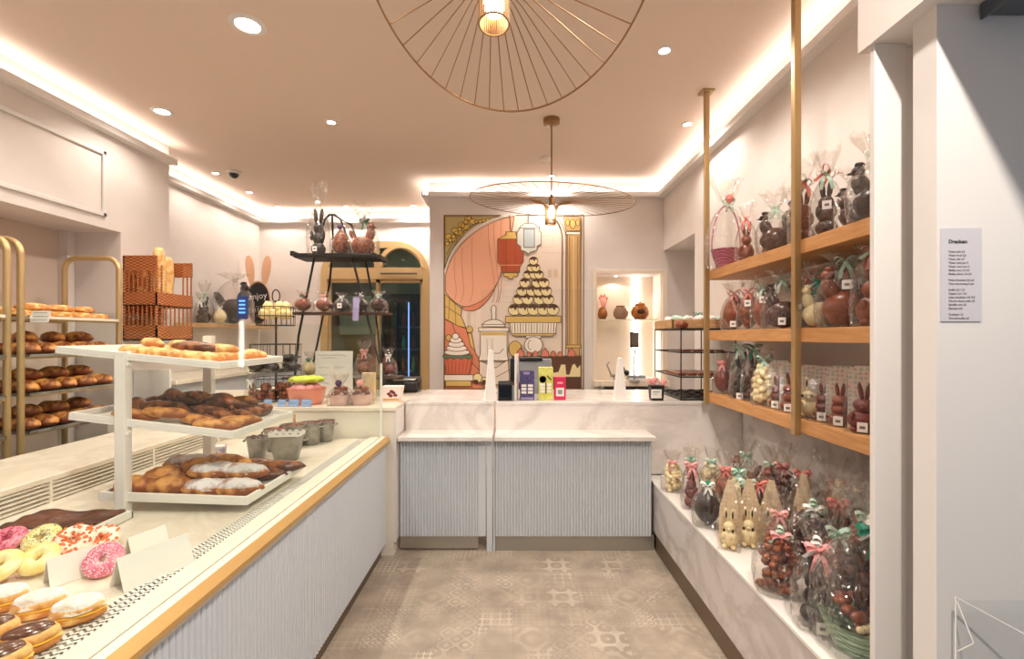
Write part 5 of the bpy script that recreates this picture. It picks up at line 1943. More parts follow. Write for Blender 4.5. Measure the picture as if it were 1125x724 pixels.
# ------------------------------------------------------------------ lit niche in the back wall
fr = MB()
for q in ((NX0 - .045, NX0, NZ0, NZ1 + .045), (NX1, NX1 + .06, NZ0, NZ1 + .045), (NX0, NX1, NZ1, NZ1 + .045)):
    fr.box(q[0], q[1], MY - .03, MY + .02, q[2], q[3])
nf = struct('trim_9', fr, mat('niche_cream', (238, 224, 206), .5), bevel=.004)
lin_ = MB()
lin_.box(NX0, NX1, MY + .325, MY + .34, NZ0, NZ1)
lin_.box(NX0, NX0 + .012, MY, MY + .34, NZ0, NZ1)
lin_.box(NX1 - .012, NX1, MY, MY + .34, NZ0, NZ1)
lin_.build('niche_lining', bpy.data.materials['niche_cream'], nf)
led = MB().box(1.545, 1.59, MY + .305, MY + .325, NZ0 + .02, NZ1 - .01)
led.build('led_strip', W['led'], nf)
zsh = 1.6 + (369 - 351) * 5.9 / F
t = thing('niche_spotlight', 'tiny recessed spotlight in the top of the lit wall niche', 'ceiling light', (1.28, MY + .16, NZ1))
MB().lathe([(.03, 0), (.03, -.008), (.022, -.01)], 18).build('trim_ring', W['trim'], t)
MB().lathe([(.001, -.011), (.021, -.011)], 18).build('lamp_disc', W['spot'], t)
li = bpy.data.lights.new('niche_beam', 'SPOT')
li.energy = 4
li.color = (1, .88, .72)
li.spot_size = math.radians(140)
li.shadow_soft_size = .02
lo = bpy.data.objects.new('niche_beam', li)
COL.objects.link(lo)
lo.parent = t
lo.location = (0, 0, -.02)
nshelf = tag(MB().box(NX0 + .013, NX1 - .013, MY + .03, MY + .30, zsh - .012, zsh).build('glass_shelf', mat('pale_glass_edge', (226, 220, 200), .2), None), 'thin glass shelf with amber pots inside the lit wall niche', 'shelf')


def pot(px, r, h, m, label, lid):
    D = MY + .16
    t = thing('ceramic_jar', label, 'jar', ((px - VX) * D / F, D, zsh), 0, 'jars on the niche shelf')
    MB().lathe([(r * .6, 0), (r * .95, h * .28), (r, h * .5), (r * .8, h * .82), (r * .55, h * .92), (r * .6, h * .97)], 24).build('body', W[m], t, smooth=60)
    if lid:
        MB().lathe([(r * .64, h * .96), (r * .5, h * 1.06), (r * .1, h * 1.1), (r * .14, h * 1.16), (.002, h * 1.18)], 20).build('lid', W['copper'], t, smooth=50)
    else:
        MB().lathe([(r * .62, h * .96), (r * .66, h * 1.0), (r * .5, h * 1.0)], 20, cap0=False, cap1=False).build('rim', W['gold'], t, smooth=50)
    return t


pot(662, .06, .15, 'copper', 'amber jar at the left end of the niche shelf', False)
pot(682, .095, .17, 'bowlbrown', 'taupe jar with gold rim in the middle of the niche shelf', False)
p_ = pot(703, .11, .19, 'copper', 'large amber jar with knobbed lid on the right of the niche shelf', True)
MB().blob((-.01, -.095, .095), (.05, .02, .035), nu=14, nv=8).build('emblem', W['darkchoc'], p_, smooth=60)
t = thing('dried_flowers', 'small bunch of dried coral flowers behind the left jar in the niche', 'flowers', ((663 - VX) * 5.98 / F, 5.98, zsh))
MB().lathe([(.03, 0), (.035, .05), (.02, .11)], 14).build('vase', W['bowlbrown'], t, smooth=50)
m = MB()
for k in range(9):
    a = k * .7
    m.tube([(0, 0, .09), (.05 * math.cos(a), .03 * math.sin(a), .26 + .012 * (k % 4))], .003, 5)
    m.blob((.05 * math.cos(a), .03 * math.sin(a), .27 + .012 * (k % 4)), (.012, .012, .016), nu=8, nv=6)
m.build('stems', W['coral'], t)
nb = MB().box(NX0 - .045, NX1 + .06, MY - .12, MY - .031, NZ0 - .03, NZ0 + .035)
tag(nb.build('niche_counter', bpy.data.materials['niche_cream'], None, bevel=.004), 'cream ledge at the bottom of the lit niche with a black slot below', 'counter')
tag(MB().box(1.10, 1.62, MY - .115, MY - .001, .0, .99).build('black_drawer_unit', W['black'], None, bevel=.005), 'black drawer unit under the cream niche ledge', 'drawer unit')
D = 5.62
px0 = (697 - VX) * D / F
t = thing('card_reader_stand', 'small black screen on a thin arm in front of the lit niche', 'screen', (px0, D, NZ0 + .035))
MB().tube([(0, 0, 0), (0, 0, .30), (.012, 0, .40)], .011, 8).build('arm', W['grey'], t)
MB().box(-.05, .05, -.012, .012, .40, .58).build('screen_housing', W['black'], t, bevel=.006)
MB().box(-.042, .042, -.0145, -.012, .42, .565).build('display', mat('grey_display', (104, 92, 82), .3), t)
MB().lathe([(.06, 0), (.06, .01), (.02, .016)], 18).build('base', W['grey'], t)
t = thing('slicing_machine', 'small steel and black machine on the niche ledge beside the screen', 'machine', ((689 - VX) * D / F - .04, D + .06, NZ0 + .035))
MB().box(-.14, .02, -.05, .08, .04, .08).box(-.10, -.02, -.03, .06, 0, .04).build('body', W['steel'], t, bevel=.006)
MB().blob((-.02, 0, .13), (.05, .05, .05)).blob((.05, .02, .09), (.035, .035, .035)).build('knob', W['black'], t, smooth=60)
MB().tube([(-.14, 0, .08), (-.19, 0, .19), (-.16, 0, .22)], .010, 7).build('lever', W['steel'], t)
t = thing('paper_stack', 'low flat stack of papers on the right of the niche ledge', 'papers', (1.58, MY - .02, NZ0 + .035))
MB().box(-.2, .16, -.08, .1, 0, .03).build('sheets', W['paper'], t, bevel=.003)
MB().box(-.2, .0, -.07, .06, .03, .06).build('tray', W['grey'], t, bevel=.004)

# ------------------------------------------------------------------ items on the service counter
def cpos(px, D):
    return ((px - VX) * D / F, D, CT + .0005)


def fin(px, D, h, rz, label):
    t = thing('white_card_stand', label, 'card stand', cpos(px, D), rz, 'white wedge card stands on the counter')
    MB().prism([(-.048, 0), (.048, 0), (.012, h), (-.012, h)], 'xz', -.07, .07).build('folded_body', W['paper'], t, bevel=.002)
    MB().box(-.055, .055, -.075, .075, 0, .005).build('base', W['paper'], t)
    return t


fin(539, 3.80, .40, .1, 'tall white wedge-shaped card stand left of the black card terminal')
fin(681, 3.84, .335, -.1, 'tall white wedge-shaped card stand left of the black flower pot')
t = thing('plexiglass_screen', 'clear plexiglass screen standing on the counter behind the tea boxes', 'screen', (.30, 4.1, CT))
MB().box(-.58, .62, -.0025, .0025, .008, .92).build('pane', W['plexi'], t)
for x in (-.4, .45):
    MB().prism([(-.12, 0), (.12, 0), (.008, .12), (-.008, .12)], 'yz', x - .003, x + .003).build('foot', W['plexi'], t)
t = thing('card_terminal', 'black card payment terminal between the white wedge stand and the purple box', 'payment terminal', cpos(555, 3.80))
MB().prism([(-.06, 0), (.07, 0), (.07, .05), (.02, .13), (-.05, .16), (-.06, .13)], 'yz', -.055, .055).build('body', W['black'], t, bevel=.008)
MB().box(-.045, .045, -.063, -.06, .03, .12).build('screen', mat('dark_screen', (12, 12, 14), .15), t)
MB().box(.055, .075, -.05, .06, 0, .11).build('holder', W['grey'], t, bevel=.004)
t = thing('register_screen', 'back of a grey register screen with dark top bar behind the tea boxes', 'screen', cpos(585, 4.25))
MB().box(-.20, .17, -.02, .02, .10, .31).build('housing', W['grey'], t, bevel=.008)
MB().box(-.12, .09, -.035, .0, .285, .325).build('top_bar', W['black'], t, bevel=.012)
MB().box(-.20, -.15, -.026, -.018, .10, .31).build('side_bar', W['black'], t)
MB().box(-.05, .05, -.04, .04, 0, .12).build('foot', W['grey'], t, bevel=.006)
t = thing('menu_holder', 'thin upright acrylic menu holder seen edge-on left of the purple box', 'menu holder', cpos(567.5, 3.80), 1.42)
MB().box(-.08, .08, -.004, .004, .004, .37).build('panel', W['paper'], t)
MB().box(-.08, .08, -.03, .03, 0, .005).build('base', W['plexi'], t)


def carton(px, D, w, d, h, name, label, base, rz=0.0):
    t = thing(name, label, 'box', cpos(px, D), rz, 'printed cartons on the counter')
    MB().box(-w / 2, w / 2, -d / 2, d / 2, 0, h).build('carton', base, t, bevel=.003)
    return t, -d / 2 - .001


purple = mat('purple_print', (62, 52, 98), .5, 0, (92, 82, 130), 40)
lime = mat('lime_print', (206, 204, 84), .5, 0, (222, 220, 120), 25)
red = mat('raspberry_print', (214, 44, 90), .4)
t, f = carton(579, 3.82, .115, .06, .235, 'tea_box', 'purple tea carton with six pale oval windows, left of the lime carton', purple)
m = MB()
for c in range(2):
    for r in range(3):
        m.box(-.046 + .052 * c, -.006 + .052 * c, f, f + .0006, .052 + .027 * r, .072 + .027 * r)
m.build('pale_windows', W['paper'], t, bevel=.004)
MB().box(-.03, .02, f, f + .0006, .205, .225).box(-.05, .05, f, f + .0006, .005, .022).build('title_bar', W['lilac'], t)
t, f = carton(599.5, 3.83, .115, .06, .262, 'tea_box', 'lime green tea carton with pale oval windows, between the purple and red ones', lime)
m = MB()
for c in range(2):
    for r in range(3):
        m.box(-.046 + .054 * c, -.008 + .052 * c, f, f + .0006, .058 + .027 * r, .078 + .027 * r)
m.build('pale_windows', W['paper'], t, bevel=.004)
m = MB().box(-.004, .004, f, f + .0006, .05, .14)
m.prism([(.01, .20), (.045, .165), (.04, .155), (.006, .192)], 'xz', f, f + .0006)
m.build('dark_print', W['black_choc'], t)
MB().lathe([(.001, 0), (.028, 0)], 20).build('yellow_disc', mat('yellow_disc', (238, 196, 40), .5), t).matrix_local = T(-.025, f, .165) @ RX(PI / 2)
t, f = carton(615, 3.82, .092, .045, .185, 'red_card_box', 'raspberry red display box with a white square label, right of the lime carton', red)
MB().box(-.032, .032, f, f + .0006, .03, .098).build('white_label', W['paper'], t)
MB().box(-.018, .018, f - .0005, f, .046, .082).build('grey_square', W['grey'], t)
MB().box(-.022, .022, f, f + .0006, .13, .145).build('title', W['pink'], t)
t = thing('flower_pot', 'black square pot of pink flowers with white label beside the glass tiered shelf', 'flower pot', cpos(721, 3.80))
b = MB()
b.prism([(-.045, 0), (.045, 0), (.055, .12), (-.055, .12)], 'xz', -.045, .045)
b.build('pot', W['black'], t, bevel=.004)
MB().box(-.055, .028, -.049, -.046, .02, .09).build('label_card', W['paper'], t)
MB().box(-.042, .012, -.0496, -.049, .066, .072).box(-.042, -.005, -.0496, -.049, .05, .054).build('lettering', W['inkgrey'], t)
for k, (x, z) in enumerate(((-.062, .155), (-.012, .165), (.062, .15), (.04, .135), (-.03, .14))):
    m = MB()
    m.M = T(x, -.02 + .012 * (k % 3), z)
    flower_mesh(m, .026, k)
    fl = m.build('pink_flower', W['pink'], t, smooth=60)
    MB().tube([(x * .4, 0, .10), (x, -.01, z)], .003, 5).build('stem', W['teal'], fl)

# glass tiered shelf
gs = thing('glass_tier_shelf', 'black-edged glass shelf with four levels on the right end of the counter', 'shelf', (1.55, 4.1, CT))
X0, X1, Ya, Yb = 1.335, 1.77, 3.77, 4.46
lv_ = (1.09, 1.272, 1.468, 1.655)
for z in lv_:
    gp = MB().box(X0, X1, Ya, Yb, z - .004, z).build('glass_level', W['glass'], gs, world=True)
    e = MB()
    for q in ((X0, X1, Ya - .004, Ya), (X0, X1, Yb, Yb + .004), (X0 - .004, X0, Ya, Yb), (X1, X1 + .004, Ya, Yb)):
        e.box(q[0], q[1], q[2], q[3], z - .006, z + .004)
    eo = e.build('edge', W['blackmetal'], gp)
    eo.location = -Vector(gs.location)
for (x, y) in ((X0, Ya), (X0, Yb), (X1, Yb), (X1, Ya)):
    MB().box(x - .004, x + .004, y - .004, y + .004, CT, 1.66).build('upright', W['blackmetal'], gs, world=True)
rr = random.Random(8)
for k in range(16):
    q = MB().blob((0, 0, .016), (.055, .03, .016), k, .2, 3, 10, 7)
    o = q.build('chocolate_bark', W['black_choc'], None, smooth=60)
    r_, c_ = k // 4, k % 4
    o.location = (X0 + .06 + .10 * c_, Ya + .08 + .13 * r_, 1.0915 + .0)
    o.rotation_euler = (0, 0, rr.uniform(-.5, .5))
    tag(o, 'dark chocolate piece on the lowest glass level, %s row from front, %s from left' % (ORD[r_], ORD[c_]), 'chocolate', 'dark chocolate pieces on the glass shelf')
for k in range(5):
    q = MB().box(-.03, .03, -.20, .20, 0, .022)
    o = q.build('chocolate_bar', W['milk'], None, bevel=.006)
    o.location = (X0 + .05 + .08 * k, Ya + .28, 1.2745)
    o.rotation_euler = (0, 0, rr.uniform(-.06, .06))
    tag(o, 'milk chocolate bar on the second glass level from the bottom, %s from the left' % ORD[k], 'chocolate', 'milk chocolate bars on the glass shelf')
for k in range(4):
    q = MB().box(-.034, .034, -.12, .12, 0, .016)
    o = q.build('chocolate_bar', W['redchoc'], None, bevel=.005)
    o.location = (X0 + .08 + .09 * k, Ya + .2, 1.4705)
    o.rotation_euler = (0, 0, rr.uniform(-.06, .06))
    tag(o, 'dark chocolate bar on the third glass level from the bottom, %s from the left' % ORD[k], 'chocolate', 'dark chocolate bars on the glass shelf')
wt = thing('wooden_tray', 'light wooden tray of white wrapped sweets on top of the glass tiered shelf', 'tray', (1.53, 4.05, 1.657))
b = MB()
for q in ((-.25, .25, -.24, -.228, 0, .075), (-.25, .25, .228, .24, 0, .075), (-.25, -.238, -.24, .24, 0, .075), (.238, .25, -.24, .24, 0, .075), (-.25, .25, -.24, .24, 0, .008)):
    b.box(*q)
b.build('tray', W['pinewood'], wt, bevel=.002)
for k in range(10):
    q = MB().blob((0, 0, .03), (.06, .04, .03), k, .25, 3, 12, 8)
    o = q.build('wrapped_sweet', W['paper'] if k % 4 else W['mint'], None, smooth=60)
    o.location = (1.53 - .18 + .09 * (k % 5), 3.90 + .20 * (k // 5), 1.672 + .035)
    o.rotation_euler = (0, .2, k)
    tag(o, '%s wrapped sweet in the wooden tray, %s row, %s from the left' % ('white' if k % 4 else 'mint', ('front', 'rear')[k // 5], ORD[k % 5]), 'sweet', 'wrapped sweets in the wooden tray')
ce = MB()
bow_mesh(ce, .035, 4)
o = ce.build('ribbon_bow', W['teal'], None)
o.location = (1.53, 3.93, 1.775)
tag(o, 'dark green ribbon bow lying on the white wrapped sweets of the wooden tray', 'bow')
q = MB().blob((0, 0, .03), (.05, .04, .035), 5, .1)
o = q.build('chocolate_egg', W['milk'], None, smooth=60)
o.location = (1.30 + .05, 3.79, 1.657)
tag(o, 'milk chocolate egg beside the left end of the wooden tray on the glass shelf', 'chocolate')

# ------------------------------------------------------------------ metal ladder display
ld = thing('ladder_display', 'tall black metal A-frame display with dark wooden shelves before the arched door', 'display stand', (-1.55, 4.2, 1.084))


def lp(px, py, D):
    v = at(px, py, D)
    return v


b = MB()
# front hoop leans back to the apex
fb, fm = 4.0, 4.22
pts = [lp(322, 436, fb), lp(328, 369, fb + .09), lp(344, 290, fb + .18), lp(353.5, 252, fm), lp(357, 241, fm), lp(362, 236, fm), lp(368, 236, fm), lp(374, 241, fm), lp(378, 250, fm), lp(394, 318, fb + .15), lp(421, 369, fb + .09), lp(424, 380, fb + .08), lp(434, 436, fb)]
pts[-4] = lp(396, 318, fb + .15)
pts[-3] = lp(409, 369, fb + .09)
pts[-2] = lp(412, 380, fb + .08)
pts[-1] = lp(427, 436, fb)
b.tube(pts, .0105, 8)
b.build('front_hoop', W['blackmetal'], ld, smooth=60, world=True)
b = MB()
b.tube([lp(365, 236, fm), lp(366, 268, 4.34), lp(362, 312, 4.42), lp(351, 366, 4.46), lp(338, 428, 4.49)], .0095, 8)
b.tube([lp(366, 236, fm), lp(386, 247, 4.32), lp(402, 288, 4.38), lp(413, 345, 4.45), lp(421, 428, 4.49)], .0095, 8)
b.build('rear_legs', W['blackmetal'], ld, smooth=60, world=True)
for (x0, x1, py, D, m) in ((329, 418, 283, 4.24, 'blackmetal'), (320, 427, 343.5, 4.2, 'darkwood'), (316, 440, 413.5, 4.2, 'darkwood')):
    z = EYE - (py - VY) * D / F
    xa, xb = (x0 - VX) * D / F, (x1 - VX) * D / F
    q = MB()
    q.box(xa, xb, D - .12, D + .14, z - .018, z)
    if m == 'blackmetal':
        q.prism([(D - .12, z), (D - .12, z + .02), (D - .114, z + .02), (D - .114, z)], 'yz', xa, xb)
        q.box(xa - .03, xa, D - .12, D + .14, z - .002, z + .04)
        q.box(xb, xb + .03, D - .12, D + .14, z - .03, z + .01)
    q.build('shelf', W[m], ld, bevel=.003, world=True)
G5 = 'wrapped chocolates on the metal ladder display'
zt = EYE - (283 - VY) * 4.24 / F + .002
gift('tall', 350, 4.18, None, zt, .43, 'black_choc', None, 'tall dark chocolate bunny with white tuft on the top shelf of the metal ladder', G5, tagz=.03, flower='whiterib', fat=.85)
gift('egg', 374.5, 4.20, None, zt, .25, 'cookie', None, 'copper brown wrapped egg with a purple flower, middle of the metal ladder top shelf', G5, flower='purple', fat=.8)
gift('hen', 399, 4.20, None, zt, .31, 'cookie', 'teal', 'nut brown hen with green bow, right on the metal ladder top shelf', G5, bow2='whiterib', rot=PI)
zt = EYE - (343.5 - VY) * 4.2 / F + .002
for px_, c_, b_, b2, h_, lab_ in ((333, 'milk', 'teal', 'pink', .14, 'low milk chocolate nest with teal and pink bows, leftmost on the second ladder shelf'),
                                  (356, 'milk', 'pink', None, .14, 'low milk chocolate nest with a pink bow, second on the second ladder shelf'),
                                  (376, 'black_choc', 'whiterib', None, .13, 'black chocolate nest with a white bow in the middle of the second ladder shelf'),
                                  (396, 'black_choc', 'purple', 'whiterib', .13, 'dark chocolate nest with hanging lilac ribbon on the second ladder shelf'),
                                  (416, 'darkchoc', 'whiterib', 'mint', .14, 'dark chocolate nest with white ribbon, rightmost on the second ladder shelf')):
    g_ = gift('hen' if h_ > .2 else 'egg', px_, 4.12, None, zt, h_, c_, b_, lab_, G5, fat=1.35, bow2=b2, top=.35, tagz=.03 if px_ == 376 else None)
m = MB()
ribbon(m, [(.0, -.115, .12), (.004, -.128, .03), (0.0, -.13, -.08)], .05, (1, .1, 0))
m.build('hanging_ribbon', W['lilac'], bpy.data.objects[[o.name for o in COL.objects if o.get('label', '').startswith('dark chocolate nest with hanging')][0]])
zt = EYE - (413.5 - VY) * 4.2 / F + .002
gift('egg', 340, 4.2, None, zt, .15, 'whitechoc', 'teal', 'pale wrapped egg with a green bow, left on the lowest ladder shelf', G5, fat=1.0)
gift('hen', 401, 4.2, None, zt, .21, 'cookie', 'pink', 'brown hen with pink ribbons, centre right of the lowest ladder shelf', G5)
gift('hen', 427, 4.22, None, zt, .17, 'redchoc', 'whiterib', 'small brown hen with white ribbon at the right end of the lowest ladder shelf', G5)

# ------------------------------------------------------------------ wire tier stand
wsx, wsy, wsz = at(299, 440, 3.72).x, 3.78, 1.0835
ws = thing('wire_tier_stand', 'black wire stand with three round baskets on the raised corner counter', 'tier stand', (wsx, wsy, wsz))
MB().tube([(0, 0, 0), (0, 0, .80)], .008, 8).build('pole', W['blackmetal'], ws)
m = MB()
m.tube([(.03 * math.cos(2 * PI * k / 20), 0, .835 + .05 * math.sin(2 * PI * k / 20)) for k in range(20)], .005, 6, closed=True)
m.build('ring_handle', W['blackmetal'], ws)
BASK = ((.175, .015, .17), (.185, .24, .21), (.140, .60, .145))
for (r, z, h) in BASK:
    m = MB()
    for zz in (z, z + h * .5, z + h):
        m.tube([(r * math.cos(2 * PI * k / 36), r * math.sin(2 * PI * k / 36), zz) for k in range(36)], .0035, 5, closed=True)
    for k in range(22):
        a = 2 * PI * k / 22
        m.tube([(r * math.cos(a), r * math.sin(a), z), (r * math.cos(a), r * math.sin(a), z + h)], .0022, 4)
    for k in range(8):
        a = 2 * PI * k / 8
        m.tube([(0, 0, z), (r * math.cos(a), r * math.sin(a), z)], .0025, 4)
    m.build('wire_basket', W['blackmetal'], ws)
rr = random.Random(3)
for bi, (mm, nm, n, sz, ct) in enumerate((('cookie', 'chocolate_cluster', 14, (.042, .036, .034), 'brown chocolate cluster in the lowest wire basket'), ('black_choc', 'chocolate_block', 8, (.06, .045, .035), 'black wrapped chocolate in the middle wire basket'), ('meringue', 'meringue', 14, (.036, .036, .04), 'yellow meringue in the top wire basket'))):
    r, z, h = BASK[bi]
    for k in range(n):
        lvl, idx = (0, k) if k < n * .6 else (1, k - int(n * .6 + .99))
        cnt = math.ceil(n * .6) if lvl == 0 else n - math.ceil(n * .6)
        a = 2 * PI * idx / max(1, cnt) + lvl * .5
        q = MB().blob((0, 0, 0), sz, k, .18, 2.4, 10, 7)
        o = q.build(nm, W[mm], None, smooth=60)
        rad = (r - .05) if lvl == 0 else r * .5
        lift = .0 if bi < 2 else .05
        o.location = (wsx + rad * math.cos(a), wsy + rad * math.sin(a), wsz + z + lift + sz[2] + .06 * lvl)
        o.rotation_euler = (0, 0, a)
        tag(o, '%s, %s of the %s layer' % (ct, ORD[idx], ('bottom', 'top')[lvl]), 'chocolate' if bi < 2 else 'meringue', ct + 's')
o = MB().blob((0, 0, 0), (.10, .09, .045), 3, .05)
o = o.build('white_loaf_cake', W['icing_white'], None, smooth=60)
o.location = (at(292, 380, 4.0).x, 4.02, 1.52 - .06)
o.location.z = 1.13
tag(o, 'white rounded cake behind the wire stand on the raised counter', 'cake')
gift('bunny', 276, 3.62, None, 1.0835, .16, 'cookie', 'whiterib', 'small nut brown bunny with white tuft left of the wire stand', 'small gifts on the raised counter', rot=0)

# ------------------------------------------------------------------ other things on the raised counter
RZt = 1.0835
t = thing('gift_tub', 'salmon pink plastic tub with a lime green wrapped top on the raised counter', 'tub', (at(337, 440, 3.62).x, 3.62, RZt))
MB().lathe([(.105, 0), (.12, .02), (.14, .115), (.146, .118), (.138, .11), (.1, .012)], 26).build('tub', mat('salmon_plastic', (238, 150, 122), .4), t, smooth=40)
m = MB()
rr = random.Random(2)
for k in range(14):
    a = k * .9
    m.blob((.07 * math.cos(a), .07 * math.sin(a), .12), (.04, .035, .03), k, .2)
m.build('sweets', W['pink'], t, smooth=60)
m = MB()
for k in range(9):
    a = 2 * PI * k / 9
    m.blob((.075 * math.cos(a), .06 * math.sin(a), .185), (.055, .045, .024), k, .35, 3)
m.build('lime_wrap', mat('lime_foil', (196, 214, 62), .35), t, smooth=50)
for k, px_ in enumerate((293.5, 309, 322, 336)):
    D = 3.44 + .005
    t = card('blue_price_card', .075 if k > 1 else .058, .055, (at(px_, 450, D).x, D, RZt), 0, ['leftmost blue price card on the edge of the raised counter', 'second blue price card from the left on the edge of the raised counter', 'wider blue price card in front of the salmon tub, left of its twin', 'wider blue price card farthest right on the edge of the raised counter'][k], 'price card', lean=.35, m='bluecard' if 'bluecard' in W else W.setdefault('bluecard', mat('blue_card', (120, 152, 196), .6)), group='blue price cards on the raised counter', lines=2, linem='paper')
W['bluecard'] = W['bluecard']
t = thing('notice_board', 'white handwritten notice in an acrylic holder left of the pink gift cups', 'notice', (at(367, 432, 3.95).x, 3.95, RZt))
MB().box(-.155, .155, -.004, .004, .02, .39).build('sheet', W['paper'], t)
MB().box(-.165, .165, -.008, -.005, .0, .40).build('acrylic_front', W['plexi'], t)
MB().box(-.165, .165, -.05, .05, 0, .008).build('acrylic_foot', W['plexi'], t)
m = MB()
rr = random.Random(6)
for z, x0, x1, s in ((.355, -.13, .11, .006), (.332, -.10, .03, .006), (.255, -.125, -.03, .012), (.255, .0, .10, .012), (.19, -.125, -.04, .012), (.12, -.12, -.03, .012), (.12, .0, .03, .012)):
    pts = []
    n = int((x1 - x0) / .008)
    for i in range(n):
        pts.append((x0 + (x1 - x0) * i / n, -.0045, z + s * rr.uniform(-.9, .9)))
    for i in range(len(pts) - 1):
        ribbon(m, pts[i:i + 2], .0035, (0, 0, 1))
m.build('handwriting', W['inkgrey'], t)


def gcup(px, D, fl, label):
    t = thing('gift_cup', label, 'gift cup', (at(px, 442, D).x, D, RZt), 0, 'pink gift cups on the raised counter')
    MB().lathe([(.06, 0), (.072, .03), (.082, .075), (.085, .078), (.078, .07), (.055, .008)], 24).build('cup', mat('blush_cup', (240, 200, 192), .4) if 'blush_cup' not in bpy.data.materials else bpy.data.materials['blush_cup'], t, smooth=40)
    m = MB()
    for k in range(12):
        a = k * 1.1
        m.blob((.045 * math.cos(a), .045 * math.sin(a), .08 + .02 * (k % 3)), (.022, .02, .02), k, .1, 2, 10, 7)
    m.build('chocolates', W['milk' if fl == 'purple' else 'cookie'], t, smooth=60)
    m = MB()
    bag_mesh(m, .085, .08, .15, .09, int(px), flare=.6)
    m.build('cellophane_bag', W['cello'], t, smooth=28)
    m = MB()
    m.M = T(0, -.03, .165)
    flower_mesh(m, .030, 4)
    m.build('fabric_flower', W[fl], t, smooth=60)


gcup(374, 3.56, 'purple', 'pink gift cup with a purple flower on the raised counter')
gcup(397, 3.58, 'pink', 'pink gift cup with a pink flower on the raised counter')
t = thing('kraft_bag', 'narrow beige paper bag standing behind the pink gift cups', 'bag', (at(406, 432, 3.82).x, 3.82, RZt))
MB().box(-.055, .045, -.03, .03, 0, .22).build('bag', mat('beige_kraft', (214, 190, 150), .7), t, bevel=.003)
t = thing('candy_box', 'small white and pink box with a brown picture at the end of the raised counter', 'box', (at(431.5, 437, 3.72).x, 3.72, RZt))
MB().prism([(-.072, 0), (.06, 0), (.085, .125), (-.075, .125)], 'xz', -.04, .04).build('carton', mat('blush_white', (240, 222, 214), .5), t, bevel=.003)
m = MB()
for k, (x, z) in enumerate(((-.02, .065), (.015, .075), (.03, .055), (-.005, .05), (.0, .085))):
    m.blob((x, -.0405, z), (.017, .002, .012), k, .2, 2, 8, 6)
m.build('brown_picture', W['redchoc'], t)
MB().box(-.065, .058, -.0412, -.04, .012, .03).build('gold_band', W['gold'], t)
t = thing('black_machine', 'low black coffee machine part beyond the small candy box on the counter', 'machine', (at(447, 424, 4.4).x, 4.40, CT))
MB().box(-.14, .12, -.10, .10, 0, .13).box(.0, .12, -.14, .0, .03, .10).build('body', W['black'], t, bevel=.012)
MB().tube([(-.1, -.1, .115), (.1, -.1, .115)], .009, 8).build('rail', W['steel'], t)

# ------------------------------------------------------------------ wall shelf figures and chalkboard
G6 = 'wrapped chocolates on the light wall shelf'
zs_ = 1.746
gift('bunny', 214, 5.45, -3.60, zs_, .24, 'darkchoc', 'whiterib', 'small dark bunny with white wrap at the near end of the light wall shelf', G6, rot=.3)
gift('bunny', 231, 5.58, -3.64, zs_, .33, 'black_choc', 'mint', 'black chocolate bunny with pale bow, second on the light wall shelf', G6, rot=.3)
gift('hen', 252, 5.95, -3.52, zs_, .54, 'black_choc', 'whiterib', 'very large black chocolate hen standing highest on the light wall shelf', G6, rot=PI + .2, top=.15)
gift('egg', 245, 5.63, -3.49, zs_, .19, 'whitechoc', 'whiterib', 'white and yellow wrapped egg in front of the large black hen', G6, rot=.3, fat=1.0)
cb_ = thing('bunny_chalkboard', 'egg-shaped chalkboard with two wooden bunny ears on the light wall shelf', 'chalkboard', (at(283, 352, 6.5).x, 6.5, zs_))
m = MB()
pts = []
for k in range(32):
    a = 2 * PI * k / 32
    pts.append((.165 * math.sin(a) * (1 - .12 * math.cos(a)), .305 - .305 * math.cos(a)))
m.prism(pts, 'xz', 0, .02)
m.build('wooden_board', W['pinewood'], cb_, bevel=.003)
m = MB()
m.prism([(x * .92 + .008, .02 + z * .93) for x, z in pts], 'xz', -.003, 0)
m.build('chalk_surface', W['chalkboard'], cb_)
for s, cx, tl in ((-1, -.085, -.20), (1, .085, .22)):
    m = MB()
    e = []
    for k in range(20):
        a = 2 * PI * k / 20
        x, z = .058 * math.sin(a) * (1 + .25 * -math.cos(a)), .21 - .21 * math.cos(a)
        e.append((cx + x + z * tl * .55, .54 + z))
    m.prism(e, 'xz', .002, .02)
    m.build('ear', mat('ear_wood', (226, 178, 142), .5) if 'ear_wood' not in bpy.data.materials else bpy.data.materials['ear_wood'], cb_, bevel=.003)
tm = text_mesh('enjoy', .12, 'lettering', W['chalk'], cb_, T(-.125, -.004, .345) @ RX(PI / 2) @ RZ(.12))
tm = text_mesh('Easter', .10, 'lettering', W['chalk'], cb_, T(-.13, -.004, .17) @ RX(PI / 2) @ RZ(.12))
pd = thing('price_pole_display', 'small blue glowing display on a white pole behind the top pastry tray', 'display', (at(267, 400, 5.5).x, 5.5, 1.195))
MB().tube([(0, 0, 0), (0, 0, .61)], .017, 10).build('pole', mat('pole_grey_white', (190, 188, 186), .5), pd, smooth=50)
MB().box(-.055, .055, -.02, .02, .60, .87).build('housing', mat('navy_plastic', (50, 70, 128), .4), pd, bevel=.008)
m = MB()
for k in range(4):
    m.box(-.036, .036, -.022, -.02, .665 + .045 * k, .685 + .045 * k)
m.build('lit_digits', W['blueled'], pd)

